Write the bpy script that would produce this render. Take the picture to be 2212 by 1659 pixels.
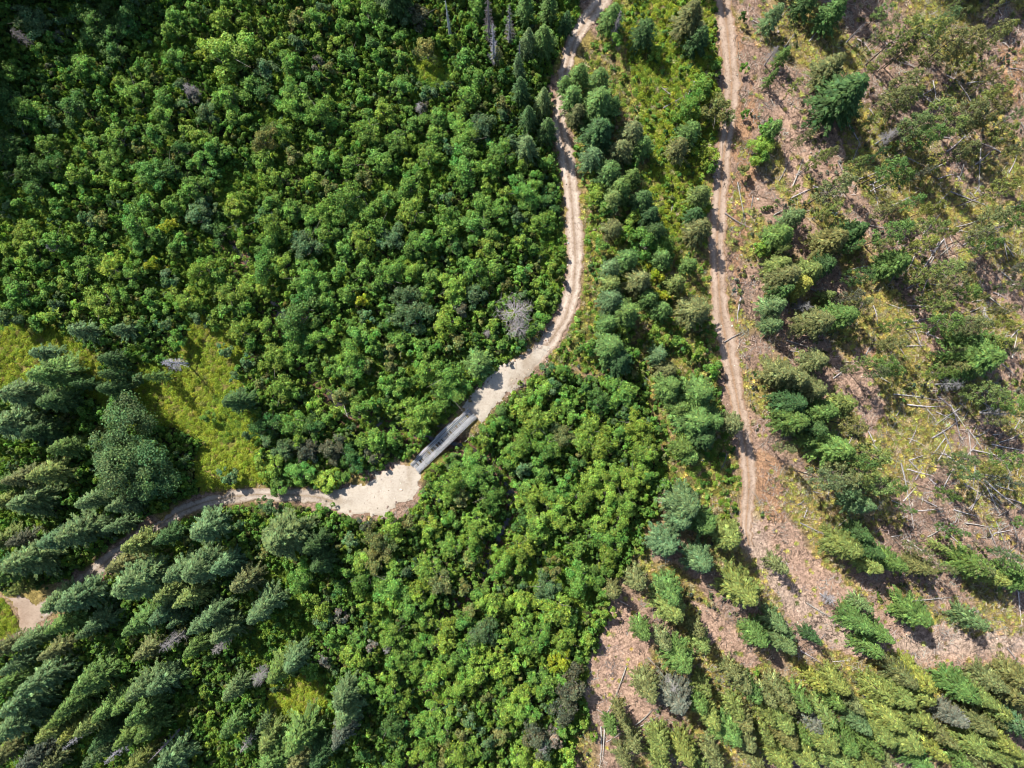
import bpy, math, random
import numpy as np
from mathutils import Vector, Matrix

for _o in list(bpy.data.objects):
    bpy.data.objects.remove(_o, do_unlink=True)
scene = bpy.context.scene
C = scene.collection
R = math.radians
rng = np.random.default_rng(7)
random.seed(7)

# ------------------------------------------------------------------ camera
H = 150.0                 # flying height of the camera in metres
FPX = 710.0               # focal length in pixels at 1024 wide
cam_d = bpy.data.cameras.new('camera')
cam = bpy.data.objects.new('camera', cam_d); C.objects.link(cam)
cam.location = (0, 0, H); cam.rotation_euler = (0, 0, 0)
cam_d.sensor_fit = 'HORIZONTAL'; cam_d.sensor_width = 36.0
cam_d.lens = 36.0 * FPX / 1024.0
cam_d.clip_start = 1.0; cam_d.clip_end = 3000.0
scene.camera = cam

# ------------------------------------------------------------------ world and sun
SUN_EL = 46.0
SX, SY = -0.655, 0.755    # horizontal direction towards the sun
w = bpy.data.worlds.new('World'); scene.world = w; w.use_nodes = True
nt = w.node_tree; nt.nodes.clear()
sky = nt.nodes.new('ShaderNodeTexSky'); sky.sky_type = 'NISHITA'; sky.sun_disc = False
sky.sun_elevation = R(SUN_EL); sky.sun_rotation = math.atan2(SX, SY)
bg = nt.nodes.new('ShaderNodeBackground'); bg.inputs['Strength'].default_value = 0.105
wo = nt.nodes.new('ShaderNodeOutputWorld')
nt.links.new(sky.outputs[0], bg.inputs[0]); nt.links.new(bg.outputs[0], wo.inputs[0])
sd = bpy.data.lights.new('sun', 'SUN'); sd.energy = 5.0; sd.angle = R(0.5); sd.color = (1.0, 0.95, 0.86)
so = bpy.data.objects.new('sun', sd); C.objects.link(so)
ce = math.cos(R(SUN_EL))
so.rotation_euler = Vector((-SX*ce, -SY*ce, -math.sin(R(SUN_EL)))).to_track_quat('-Z', 'Y').to_euler()
so.location = (SX*100, SY*100, 110)
scene.view_settings.view_transform = 'Standard'; scene.view_settings.look = 'None'
scene.view_settings.exposure = 0.92; scene.view_settings.gamma = 1.0
scene.view_settings.use_curve_mapping = False
scene.render.engine = 'CYCLES'
try:
    scene.cycles.pixel_filter_type = 'BLACKMAN_HARRIS'; scene.cycles.filter_width = 1.0
    scene.cycles.max_bounces = 5; scene.cycles.diffuse_bounces = 3
    scene.cycles.transmission_bounces = 2; scene.cycles.glossy_bounces = 2
except Exception: pass

# ------------------------------------------------------------------ survey grid
# map sheet units: 2212 x 1659 over the surveyed ground; one unit is about 0.098 m
K = 1024.0 / 2212.0
def sheet(dx, dy, z=0.0):
    """ground metres of a survey sheet position, for a thing seen at height z"""
    s = (H - z) / FPX
    return (np.asarray(dx) * K - 512.0) * s, -(np.asarray(dy) * K - 384.0) * s
def tosheet(x, y, z=0.0):
    s = FPX / (H - z)
    return (x * s + 512.0) / K, (-y * s + 384.0) / K

# smooth value noise for the terrain and the planting
def make_noise(seed, cell, size=256):
    g = np.random.default_rng(seed).random((size, size))
    def f(x, y):
        u = np.asarray(x) / cell; v = np.asarray(y) / cell
        i = np.floor(u).astype(int); j = np.floor(v).astype(int)
        a = u - i; b = v - j
        a = a*a*(3-2*a); b = b*b*(3-2*b)
        g00 = g[i % size, j % size]; g10 = g[(i+1) % size, j % size]
        g01 = g[i % size, (j+1) % size]; g11 = g[(i+1) % size, (j+1) % size]
        return (g00*(1-a)+g10*a)*(1-b) + (g01*(1-a)+g11*a)*b
    return f
n30 = make_noise(1, 34.0); n9 = make_noise(2, 9.0); n3 = make_noise(3, 3.1); n1 = make_noise(4, 1.1); nh = make_noise(5, 0.55)

def seg_dist(px, py, line, closed=False):
    px = np.asarray(px, float); py = np.asarray(py, float)
    d = np.full(px.shape, 1e9); n = len(line)
    for k in range(n if closed else n-1):
        ax, ay = line[k]; bx, by = line[(k+1) % n]
        vx, vy = bx-ax, by-ay
        t = np.clip(((px-ax)*vx+(py-ay)*vy)/(vx*vx+vy*vy+1e-9), 0, 1)
        d = np.minimum(d, np.hypot(px-ax-t*vx, py-ay-t*vy))
    return d
def inside(px, py, poly):
    px = np.asarray(px, float); py = np.asarray(py, float)
    r = np.zeros(px.shape, bool); n = len(poly)
    for k in range(n):
        x1, y1 = poly[k]; x2, y2 = poly[(k+1) % n]
        if y1 == y2: continue
        c = ((y1 > py) != (y2 > py)) & (px < (x2-x1)*(py-y1)/(y2-y1)+x1)
        r ^= c
    return r

ROAD_A = [(1330,-60),(1300,0),(1268,42),(1240,90),(1222,150),(1213,210),(1209,260),(1217,310),(1226,350),(1231,400),(1236,450),(1240,510),(1243,570),(1238,630),(1222,685),(1190,735),(1150,775),(1105,815),(1060,850),(1030,880),(1013,903)]
ROAD_A2 = [(720,1083),(690,1074),(640,1069),(560,1068),(500,1072),(440,1085),(390,1105),(345,1132),(290,1168),(245,1200),(200,1240),(150,1280),(112,1305),(85,1325)]
SPUR = [(40,1290),(75,1345)]
SPUR_POLY = [(20,1270),(60,1288),(98,1300),(112,1322),(92,1350),(84,1374),(55,1374),(46,1335)]
WORN = [(1612,1125),(1640,1195),(1700,1285),(1800,1365),(1940,1402),(2090,1388),(2280,1376)]
ROAD_B = [(1560,-60),(1562,0),(1570,60),(1576,120),(1580,180),(1577,240),(1570,290),(1562,340),(1557,400),(1552,460),(1548,520),(1551,600),(1557,680),(1568,740),(1580,800),(1592,860),(1603,920),(1612,980),(1618,1040),(1614,1100),(1610,1140),(1618,1180)]
PAD = [(850,1006),(872,998),(893,1006),(912,1022),(911,1045),(904,1066),(888,1086),(866,1098),(835,1110),(800,1116),(765,1114),(735,1108),(715,1095),(708,1078),(712,1064),(745,1054),(775,1046),(800,1033),(828,1017)]
APPROACH = [(985,886),(1003,868),(1030,840),(1066,806),(1100,780),(1150,752),(1178,740),(1197,752),(1168,786),(1132,815),(1114,838),(1088,868),(1062,892),(1040,914),(1024,905),(1008,893)]
BRIDGE = [(895,1014),(1020,894)]
CREEK = [(380,420),(470,500),(540,580),(600,680),(650,790),(690,830),(720,870),(748,895),(790,915),(835,922),(890,938),(945,952),(1000,966),(1045,992),(1085,1035),(1105,1075),(1098,1130),(1060,1190),(1045,1245),(1000,1300),(940,1350),(905,1420),(930,1500),(905,1590),(880,1720)]
THICK_N = [(-220,-160),(1260,-160),(1250,30),(1205,120),(1190,200),(1190,270),(1202,340),(1213,450),(1219,560),(1212,640),(1192,690),(1140,742),(1090,787),(1040,838),(960,915),(890,985),(840,995),(740,1042),(700,1056),(600,1050),(520,1050),(440,1062),(330,1120),(200,1215),(60,1270),(-220,1240)]
THICK_S = [(340,1155),(420,1110),(500,1090),(600,1086),(700,1098),(760,1126),(850,1116),(915,1085),(926,1020),(1030,925),(1100,852),(1155,798),(1250,812),(1330,800),(1385,800),(1405,870),(1430,950),(1442,1000),(1430,1080),(1400,1130),(1378,1170),(1350,1230),(1315,1270),(1305,1340),(1272,1400),(1262,1480),(1280,1550),(1240,1620),(1250,1820),(-220,1820),(-220,1400),(90,1380),(220,1260)]
MEADOWS = [[(390,745),(410,690),(470,690),(530,740),(520,800),(556,900),(580,990),(570,1048),(440,1066),(425,1000),(440,960),(400,930),(330,930),(270,915),(268,870),(300,790)],
 [(-60,720),(80,690),(165,715),(225,770),(262,850),(285,930),(225,880),(190,830),(120,815),(-60,850)],
 [(565,1475),(650,1465),(722,1490),(705,1545),(600,1560)], [(880,90),(950,105),(962,170),(905,190)],
 [(-60,1270),(15,1285),(52,1345),(40,1380),(-60,1380)]]
HERB = [[(-20,430),(80,415),(140,500),(110,570),(40,580),(-20,530)], [(430,385),(480,360),(570,370),(610,430),(540,480),(470,440)], [(860,75),(960,85),(985,190),(900,215)], [(250,560),(300,545),(320,600),(270,620)],
 [(1152,490),(1215,480),(1218,620),(1190,690),(1150,720),(1160,600)], [(1170,1180),(1270,1160),(1300,1260),(1250,1330),(1190,1270)],
 [(480,1290),(530,1200),(700,1220),(700,1330),(640,1450),(560,1460),(500,1400)]]
MIDHERB = [(1395,-60),(1545,-60),(1552,200),(1540,330),(1520,500),(1430,530),(1400,430),(1395,300),(1380,220),(1330,60)]
MIDALL = [(1330,-60),(1545,-60),(1552,200),(1530,400),(1528,620),(1560,830),(1600,1060),(1590,1160),(1500,1090),(1440,1060),(1440,940),(1400,850),(1320,790),(1170,800),(1200,760),(1240,690),(1262,560),(1250,400),(1230,250),(1290,60)]
DRYRIGHT_EDGE = ROAD_B + [(1600,1200),(1560,1320),(1500,1500),(1480,1750)]
OPEN_SOIL = [[(1640,1120),(1700,1130),(1760,1200),(1870,1300),(1990,1330),(2100,1370),(2260,1370),(2260,1440),(2050,1440),(1900,1430),(1800,1400),(1700,1330),(1640,1230),(1590,1180)],
 [(1310,1300),(1345,1290),(1365,1340),(1390,1380),(1400,1430),(1380,1480),(1420,1550),(1350,1560),(1280,1520),(1262,1450),(1290,1370)],
 [(1500,1300),(1530,1310),(1590,1370),(1640,1430),(1620,1450),(1560,1420),(1520,1370)],
 [(1680,180),(1710,170),(1735,260),(1750,330),(1740,440),(1700,420),(1690,300)],
 [(1840,740),(1880,740),(1890,840),(1930,930),(1880,940),(1820,850)], [(1790,290),(1850,280),(1860,350),(1810,350)]]
DRYGRASS = [[(1840,600),(1920,590),(1990,720),(2010,850),(2010,1010),(1960,1010),(1900,930),(1880,760)],
 [(1760,60),(1880,110),(1890,150),(1820,150),(1750,130)], [(1960,0),(2130,0),(2120,60),(2030,60)], [(1830,230),(1900,240),(1940,380),(1900,450),(1830,350)],
 [(2060,540),(2110,560),(2140,680),(2090,640)], [(1370,1110),(1400,1120),(1400,1240),(1380,1240)]]
ORANGE = [[(1598,240),(1630,180),(1640,260),(1625,420),(1600,600),(1585,600),(1590,420)], [(1580,60),(1592,60),(1600,240),(1596,520),(1600,700),(1590,700),(1578,500)],
 [(1625,980),(1680,1000),(1700,1090),(1690,1130),(1640,1120)], [(2150,95),(2212,110),(2212,240),(2170,220)], [(1850,740),(1890,750),(1880,800),(1855,790)]]

_cx, _cy = sheet([p[0] for p in CREEK], [p[1] for p in CREEK]); CREEK_M = list(zip(_cx, _cy))
_rx, _ry = sheet([p[0] for p in ROAD_A], [p[1] for p in ROAD_A]); RA_M = list(zip(_rx, _ry))
_rx, _ry = sheet([p[0] for p in ROAD_A2], [p[1] for p in ROAD_A2]); RA2_M = list(zip(_rx, _ry))
_rx, _ry = sheet([p[0] for p in ROAD_B], [p[1] for p in ROAD_B]); RB_M = list(zip(_rx, _ry))
PADC = sheet(810, 1065); PADR = 9.0

def terrain(x, y):
    """height of the bare ground in metres"""
    x = np.asarray(x, float); y = np.asarray(y, float)
    d = seg_dist(x, y, CREEK_M)
    z = (n30(x+300, y+300)-0.5)*1.4 + (n9(x+300, y+300)-0.5)*0.7 + (n3(x+300, y+300)-0.5)*0.22
    # roads and the turning place lie on levelled ground
    dr = np.minimum(np.minimum(seg_dist(x, y, RA_M), seg_dist(x, y, RA2_M)), seg_dist(x, y, RB_M))
    dr = np.minimum(dr, np.maximum(np.hypot(x-PADC[0], y-PADC[1])-PADR, 0))
    k = np.clip((dr-2.0)/4.0, 0, 1); z = z*(0.15+0.85*k)
    z = z - 1.9*np.exp(-(d/2.6)**2) - 0.5*np.exp(-(d/7.0)**2)
    z = z + 0.07*np.clip(x-58, 0, 400)**1.0 + 0.03*np.clip(-x-60, 0, 400)
    return z
def ground_pt(dx, dy, up=0.0):
    """where a thing whose visible middle is 'up' metres above ground stands"""
    z = 0.0
    for _ in range(4):
        x, y = sheet(dx, dy, z+up); z = float(terrain(x, y))
    return float(x), float(y), z

def streak(x, y):
    u = x*0.66-y*0.75; v = x*0.75+y*0.66
    return n9(u*0.45+900, v*1.3+500)*0.6+n3(u*0.35+700, v*0.9+400)*0.4
# ------------------------------------------------------------------ zones
def zones(x, y):
    """returns dict of masks at ground metres x, y"""
    x = np.asarray(x, float); y = np.asarray(y, float)
    z0 = 0.07*np.clip(x-58, 0, 400)
    dx, dy = tosheet(x, y, z0)
    jx = dx + (n3(x, y)-0.5)*26 + (n1(x, y)-0.5)*12; jy = dy + (n3(y+50, x)-0.5)*26 + (n1(y+90, x)-0.5)*12
    m = {}
    th = inside(jx, jy, THICK_N) | inside(jx, jy, THICK_S)
    me = np.zeros(x.shape, bool)
    for p in MEADOWS: me |= inside(jx, jy, p)
    he = np.zeros(x.shape, bool)
    for p in HERB: he |= inside(jx, jy, p)
    mh = inside(jx, jy, MIDHERB); ma = inside(jx, jy, MIDALL)
    op = np.zeros(x.shape, bool); dg = op.copy(); og = op.copy()
    for p in OPEN_SOIL: op |= inside(jx, jy, p)
    for p in DRYGRASS: dg |= inside(jx, jy, p)
    for p in ORANGE: og |= inside(jx, jy, p)
    he |= th & (n9(x*0.8+400, y*0.8+150)*.7+n3(x+40, y+8)*.3 > .625)
    m['thick'] = th & ~me & ~he; m['meadow'] = me; m['herb'] = he & ~me
    m['midherb'] = mh; m['mid'] = ma & ~mh & ~th; m['open'] = op; m['dry'] = dg; m['orange'] = og
    m['slope'] = ~(th | me | he | mh | ma)
    m['d'] = (dx, dy)
    rd = np.minimum(seg_dist(dx, dy, ROAD_A), np.minimum(seg_dist(dx, dy, ROAD_A2), seg_dist(dx, dy, SPUR)))
    rd = np.minimum(rd, seg_dist(dx, dy, ROAD_B))
    onpad = inside(dx, dy, PAD) | inside(dx, dy, APPROACH)
    dpad = np.minimum(seg_dist(dx, dy, PAD, True), seg_dist(dx, dy, APPROACH, True))
    dp = np.where(onpad, -1.0, dpad)
    dp = np.minimum(dp, seg_dist(dx, dy, BRIDGE)-20)
    m['road'] = np.minimum(rd-17, dp)      # sheet units outside the nearest road edge
    return m

# ------------------------------------------------------------------ materials
def mat(name):
    m = bpy.data.materials.new(name); m.use_nodes = True
    t = m.node_tree; t.nodes.clear()
    return m, t
def N(t, typ, **kw):
    n = t.nodes.new(typ)
    for k, v in kw.items(): setattr(n, k, v)
    return n
def foliage(name, source, trans=0.3, rough=0.55):
    """leaf material: tint from the object or instance times a per-leaf tone"""
    m, t = mat(name)
    if source == 'object':
        s = N(t, 'ShaderNodeObjectInfo'); col = s.outputs['Color']
    else:
        s = N(t, 'ShaderNodeAttribute', attribute_type='INSTANCER', attribute_name='tint'); col = s.outputs['Color']
    a = N(t, 'ShaderNodeAttribute', attribute_type='GEOMETRY', attribute_name='tone')
    mx = N(t, 'ShaderNodeMix', data_type='RGBA', blend_type='MULTIPLY'); mx.inputs[0].default_value = 1.0
    t.links.new(col, mx.inputs[6]); t.links.new(a.outputs['Color'], mx.inputs[7])
    p = N(t, 'ShaderNodeBsdfPrincipled'); p.inputs['Roughness'].default_value = rough
    p.inputs['Specular IOR Level'].default_value = 0.14
    tr = N(t, 'ShaderNodeBsdfTranslucent')
    br = N(t, 'ShaderNodeMix', data_type='RGBA', blend_type='MULTIPLY'); br.inputs[0].default_value = 1.0
    br.inputs[7].default_value = (1.25, 1.2, 0.55, 1)
    t.links.new(mx.outputs[2], p.inputs['Base Color']); t.links.new(mx.outputs[2], br.inputs[6]); t.links.new(br.outputs[2], tr.inputs['Color'])
    ms = N(t, 'ShaderNodeMixShader'); ms.inputs[0].default_value = trans
    t.links.new(p.outputs[0], ms.inputs[1]); t.links.new(tr.outputs[0], ms.inputs[2])
    o = N(t, 'ShaderNodeOutputMaterial'); t.links.new(ms.outputs[0], o.inputs[0])
    return m
def rough_mat(name, c1, c2, scale=3.0, stretch=(1, 1, 1), rough=0.9, bump=0.3, tint=False, c3=None, coord='Object'):
    m, t = mat(name)
    tc = N(t, 'ShaderNodeTexCoord'); mp = N(t, 'ShaderNodeMapping'); mp.inputs['Scale'].default_value = stretch
    t.links.new(tc.outputs[coord], mp.inputs[0])
    n1_ = N(t, 'ShaderNodeTexNoise'); n1_.inputs['Scale'].default_value = scale; n1_.inputs['Detail'].default_value = 8; n1_.inputs['Roughness'].default_value = 0.7
    t.links.new(mp.outputs[0], n1_.inputs['Vector'])
    cr = N(t, 'ShaderNodeValToRGB'); cr.color_ramp.elements[0].position = 0.32; cr.color_ramp.elements[1].position = 0.68
    cr.color_ramp.elements[0].color = (*c1, 1); cr.color_ramp.elements[1].color = (*c2, 1)
    if c3:
        e = cr.color_ramp.elements.new(0.5); e.color = (*c3, 1)
    t.links.new(n1_.outputs[0], cr.inputs[0])
    col = cr.outputs[0]
    if tint:
        s = N(t, 'ShaderNodeObjectInfo'); mx = N(t, 'ShaderNodeMix', data_type='RGBA', blend_type='MULTIPLY'); mx.inputs[0].default_value = 1.0
        t.links.new(col, mx.inputs[6]); t.links.new(s.outputs['Color'], mx.inputs[7]); col = mx.outputs[2]
    p = N(t, 'ShaderNodeBsdfPrincipled'); p.inputs['Roughness'].default_value = rough; p.inputs['Specular IOR Level'].default_value = 0.2
    t.links.new(col, p.inputs['Base Color'])
    b = N(t, 'ShaderNodeBump'); b.inputs['Strength'].default_value = bump; b.inputs['Distance'].default_value = 0.1
    t.links.new(n1_.outputs[0], b.inputs['Height']); t.links.new(b.outputs[0], p.inputs['Normal'])
    o = N(t, 'ShaderNodeOutputMaterial'); t.links.new(p.outputs[0], o.inputs[0])
    return m

M_LEAF = foliage('broad_leaf', 'object', 0.32, 0.5)
M_NEEDLE = foliage('needles', 'object', 0.16, 0.6)
M_COVER = foliage('cover_leaf', 'instancer', 0.3, 0.55)
M_BARK = rough_mat('bark', (0.05, 0.038, 0.03), (0.15, 0.12, 0.10), 2.5, (1, 1, 0.25), 0.95, 0.6)
M_ALDER = rough_mat('alder_bark', (0.10, 0.09, 0.075), (0.26, 0.24, 0.21), 3.0, (1, 1, 0.4), 0.9, 0.4)
M_DEAD = rough_mat('dead_wood', (0.16, 0.15, 0.145), (0.42, 0.40, 0.39), 3.0, (1, 1, 0.2), 0.9, 0.5, tint=True)
M_PLANK = rough_mat('weathered_plank', (0.20, 0.205, 0.215), (0.54, 0.54, 0.55), 2.2, (0.5, 9, 1), 0.85, 0.4)
M_PLANKX = rough_mat('weathered_tie', (0.12, 0.12, 0.125), (0.38, 0.38, 0.39), 2.2, (9, 0.6, 1), 0.9, 0.4)
M_BEAM = rough_mat('steel_beam', (0.06, 0.055, 0.05), (0.14, 0.12, 0.10), 2.0, (1, 1, 1), 0.7, 0.2)
M_ROCK = rough_mat('rock', (0.20, 0.17, 0.15), (0.45, 0.41, 0.37), 2.5, (1, 1, 1), 0.9, 0.5)

# ground: soil colours by zone, broken up by litter-like noise
def ground_material():
    m, t = mat('soil')
    a = N(t, 'ShaderNodeAttribute', attribute_type='GEOMETRY', attribute_name='soil')
    tc = N(t, 'ShaderNodeTexCoord')
    def noise(sc, det, rg, vec=None, dist=0.0):
        n = N(t, 'ShaderNodeTexNoise'); n.inputs['Scale'].default_value = sc; n.inputs['Detail'].default_value = det
        n.inputs['Roughness'].default_value = rg; n.inputs['Distortion'].default_value = dist
        t.links.new(vec or tc.outputs['Object'], n.inputs['Vector']); return n
    def ramp(src, p0, c0, p1, c1):
        r = N(t, 'ShaderNodeValToRGB'); r.color_ramp.elements[0].position = p0; r.color_ramp.elements[1].position = p1
        r.color_ramp.elements[0].color = (*c0, 1); r.color_ramp.elements[1].color = (*c1, 1); t.links.new(src, r.inputs[0]); return r
    def mul(c1, c2, f=1.0, bt='MULTIPLY'):
        x = N(t, 'ShaderNodeMix', data_type='RGBA', blend_type=bt); x.inputs[0].default_value = f
        t.links.new(c1, x.inputs[6]); t.links.new(c2, x.inputs[7]); return x.outputs[2]
    na = noise(1.6, 10, 0.78, dist=0.6); nb = noise(0.35, 6, 0.65); nc = noise(5.0, 4, 0.7)
    r1 = ramp(na.outputs[0], 0.38, (0.34, 0.32, 0.30), 0.62, (1.4, 1.36, 1.32))
    r2 = ramp(nb.outputs[0], 0.3, (0.78, 0.74, 0.72), 0.7, (1.2, 1.16, 1.05))
    r3 = ramp(nc.outputs[0], 0.35, (0.62, 0.6, 0.58), 0.6, (1.15, 1.15, 1.15))
    col = mul(mul(mul(a.outputs['Color'], r1.outputs[0]), r2.outputs[0]), r3.outputs[0], 0.8)
    p = N(t, 'ShaderNodeBsdfPrincipled'); p.inputs['Roughness'].default_value = 0.95; p.inputs['Specular IOR Level'].default_value = 0.1
    t.links.new(col, p.inputs['Base Color'])
    b = N(t, 'ShaderNodeBump'); b.inputs['Strength'].default_value = 0.9; b.inputs['Distance'].default_value = 0.35
    t.links.new(na.outputs[0], b.inputs['Height']); t.links.new(b.outputs[0], p.inputs['Normal'])
    o = N(t, 'ShaderNodeOutputMaterial'); t.links.new(p.outputs[0], o.inputs[0])
    return m
M_SOIL = ground_material()

def road_material(name, base, track, edge, spot=0.0):
    """dirt road; u runs across the road, attribute 'across' (-1..1)"""
    m, t = mat(name)
    a = N(t, 'ShaderNodeAttribute', attribute_type='GEOMETRY', attribute_name='across')
    ab = N(t, 'ShaderNodeMath', operation='ABSOLUTE'); t.links.new(a.outputs['Fac'], ab.inputs[0])
    tc = N(t, 'ShaderNodeTexCoord')
    n = N(t, 'ShaderNodeTexNoise'); n.inputs['Scale'].default_value = 0.9; n.inputs['Detail'].default_value = 9; n.inputs['Roughness'].default_value = 0.7
    n2 = N(t, 'ShaderNodeTexNoise'); n2.inputs['Scale'].default_value = 4.0; n2.inputs['Detail'].default_value = 6; n2.inputs['Roughness'].default_value = 0.75
    t.links.new(tc.outputs['Object'], n.inputs['Vector']); t.links.new(tc.outputs['Object'], n2.inputs['Vector'])
    ad = N(t, 'ShaderNodeMath', operation='MULTIPLY_ADD'); ad.inputs[1].default_value = 0.5; ad.inputs[2].default_value = -0.25
    t.links.new(n.outputs[0], ad.inputs[0])
    sm = N(t, 'ShaderNodeMath', operation='ADD'); t.links.new(ab.outputs[0], sm.inputs[0]); t.links.new(ad.outputs[0], sm.inputs[1])
    r = N(t, 'ShaderNodeValToRGB'); cr = r.color_ramp
    cr.elements[0].position = 0.0; cr.elements[0].color = (*edge, 1); cr.elements[1].position = 1.0; cr.elements[1].color = (*edge, 1)
    for pos, c in ((0.16, base), (0.38, track), (0.58, track), (0.78, base), (0.92, edge)):
        e = cr.elements.new(pos); e.color = (*c, 1)
    t.links.new(sm.outputs[0], r.inputs[0])
    r2 = N(t, 'ShaderNodeValToRGB'); r2.color_ramp.elements[0].position = 0.3; r2.color_ramp.elements[1].position = 0.6
    r2.color_ramp.elements[0].color = (0.66, 0.62, 0.6, 1); r2.color_ramp.elements[1].color = (1.08, 1.08, 1.08, 1)
    t.links.new(n2.outputs[0], r2.inputs[0])
    mx = N(t, 'ShaderNodeMix', data_type='RGBA', blend_type='MULTIPLY'); mx.inputs[0].default_value = 0.4 if spot else 0.75
    t.links.new(r.outputs[0], mx.inputs[6]); t.links.new(r2.outputs[0], mx.inputs[7])
    for sc_, lo, hi, dk in ((0.28, .38, .62, (.80, .77, .74)), (1.9, .36, .47, (.70, .66, .62))):
        n3_ = N(t, 'ShaderNodeTexNoise'); n3_.inputs['Scale'].default_value = sc_; n3_.inputs['Detail'].default_value = 5; n3_.inputs['Distortion'].default_value = 0.8
        t.links.new(tc.outputs['Object'], n3_.inputs['Vector'])
        r3_ = N(t, 'ShaderNodeValToRGB'); r3_.color_ramp.elements[0].position = lo; r3_.color_ramp.elements[1].position = hi
        r3_.color_ramp.elements[0].color = (*dk, 1); r3_.color_ramp.elements[1].color = (1.04, 1.04, 1.04, 1); t.links.new(n3_.outputs[0], r3_.inputs[0])
        m2 = N(t, 'ShaderNodeMix', data_type='RGBA', blend_type='MULTIPLY'); m2.inputs[0].default_value = 0.38 if spot else 0.8
        t.links.new(mx.outputs[2], m2.inputs[6]); t.links.new(r3_.outputs[0], m2.inputs[7]); mx = m2
    p = N(t, 'ShaderNodeBsdfPrincipled'); p.inputs['Roughness'].default_value = 0.95; p.inputs['Specular IOR Level'].default_value = 0.1
    t.links.new(mx.outputs[2], p.inputs['Base Color'])
    b = N(t, 'ShaderNodeBump'); b.inputs['Strength'].default_value = 0.25 if spot else 0.5; b.inputs['Distance'].default_value = 0.12
    t.links.new(n2.outputs[0], b.inputs['Height']); t.links.new(b.outputs[0], p.inputs['Normal'])
    o = N(t, 'ShaderNodeOutputMaterial'); t.links.new(p.outputs[0], o.inputs[0])
    return m
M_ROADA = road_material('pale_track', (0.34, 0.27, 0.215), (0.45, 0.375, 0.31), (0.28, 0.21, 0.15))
M_ROADA2 = road_material('dull_track', (0.30, 0.25, 0.21), (0.36, 0.31, 0.265), (0.23, 0.18, 0.125))  # same dirt pattern in darker, duller tones than the pale track
M_ROADB = road_material('pink_track', (0.29, 0.215, 0.16), (0.37, 0.285, 0.225), (0.30, 0.195, 0.125))
M_JUNC = road_material('brown_track', (0.27, 0.20, 0.15), (0.32, 0.25, 0.195), (0.24, 0.17, 0.12), (66, 50))
M_PAD = road_material('gravel_pad', (0.37, 0.325, 0.27), (0.41, 0.36, 0.30), (0.29, 0.24, 0.185), (26, 26))

# ------------------------------------------------------------------ mesh helpers
def mesh_np(name, V, F, m=None, tone=None, fattr=None, smooth=False):
    """V (n,3), F (k,4) int or list"""
    me = bpy.data.meshes.new(name)
    V = np.asarray(V, np.float32)
    F = np.asarray(F, np.int32); k, s = F.shape
    me.vertices.add(len(V)); me.vertices.foreach_set('co', V.ravel())
    me.loops.add(k*s); me.loops.foreach_set('vertex_index', F.ravel())
    me.polygons.add(k); me.polygons.foreach_set('loop_start', np.arange(0, k*s, s, dtype=np.int32))
    if tone is not None:
        at = me.attributes.new('tone', 'FLOAT_COLOR', 'POINT')
        at.data.foreach_set('color', np.asarray(tone, np.float32).ravel())
    if fattr is not None:
        for nm, arr in fattr.items():
            if arr.ndim == 2:
                at = me.attributes.new(nm, 'FLOAT_COLOR', 'POINT'); at.data.foreach_set('color', arr.astype(np.float32).ravel())
            else:
                at = me.attributes.new(nm, 'FLOAT', 'POINT'); at.data.foreach_set('value', arr.astype(np.float32))
    if smooth: me.polygons.foreach_set('use_smooth', np.ones(k, bool))
    me.update(calc_edges=True)
    if m: me.materials.append(m)
    return me
def obj(name, me, parent=None, loc=None):
    o = bpy.data.objects.new(name, me); C.objects.link(o)
    if parent: o.parent = parent
    if loc is not None: o.location = loc
    return o
def tag(o, label=None, cat=None, group=None, kind=None):
    if label: o['label'] = label
    if cat: o['category'] = cat
    if group: o['group'] = group
    if kind: o['kind'] = kind
    return o

def unit(v): return v/(np.linalg.norm(v, axis=-1, keepdims=True)+1e-9)
def cards(cen, nor, axis, ln, wd, g, hue=0.12, val=0.28, fold=0.0):
    """leaf-shaped rhombs. axis: preferred long direction"""
    nor = unit(nor); ax = unit(axis - nor*np.sum(axis*nor, 1, keepdims=True)); sd_ = np.cross(nor, ax)
    ln = ln[:, None]; wd = wd[:, None]
    a = cen - ax*ln*0.5; c = cen + ax*ln*0.5
    mid = cen + ax*ln*0.05
    b = mid + sd_*wd*0.5 + nor*wd*fold; d = mid - sd_*wd*0.5 + nor*wd*fold
    V = np.stack([a, b, c, d], 1).reshape(-1, 3)
    n = len(cen); F = np.arange(4*n).reshape(n, 4)
    v = np.exp(g.normal(0, val, n)); h = g.normal(0, hue, n)
    tone = np.stack([v*(1+h), v, v*(1-h*0.5), np.ones(n)], 1)
    tone = np.clip(np.repeat(tone, 4, 0), 0.05, 2.6)
    return V, F, tone

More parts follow.
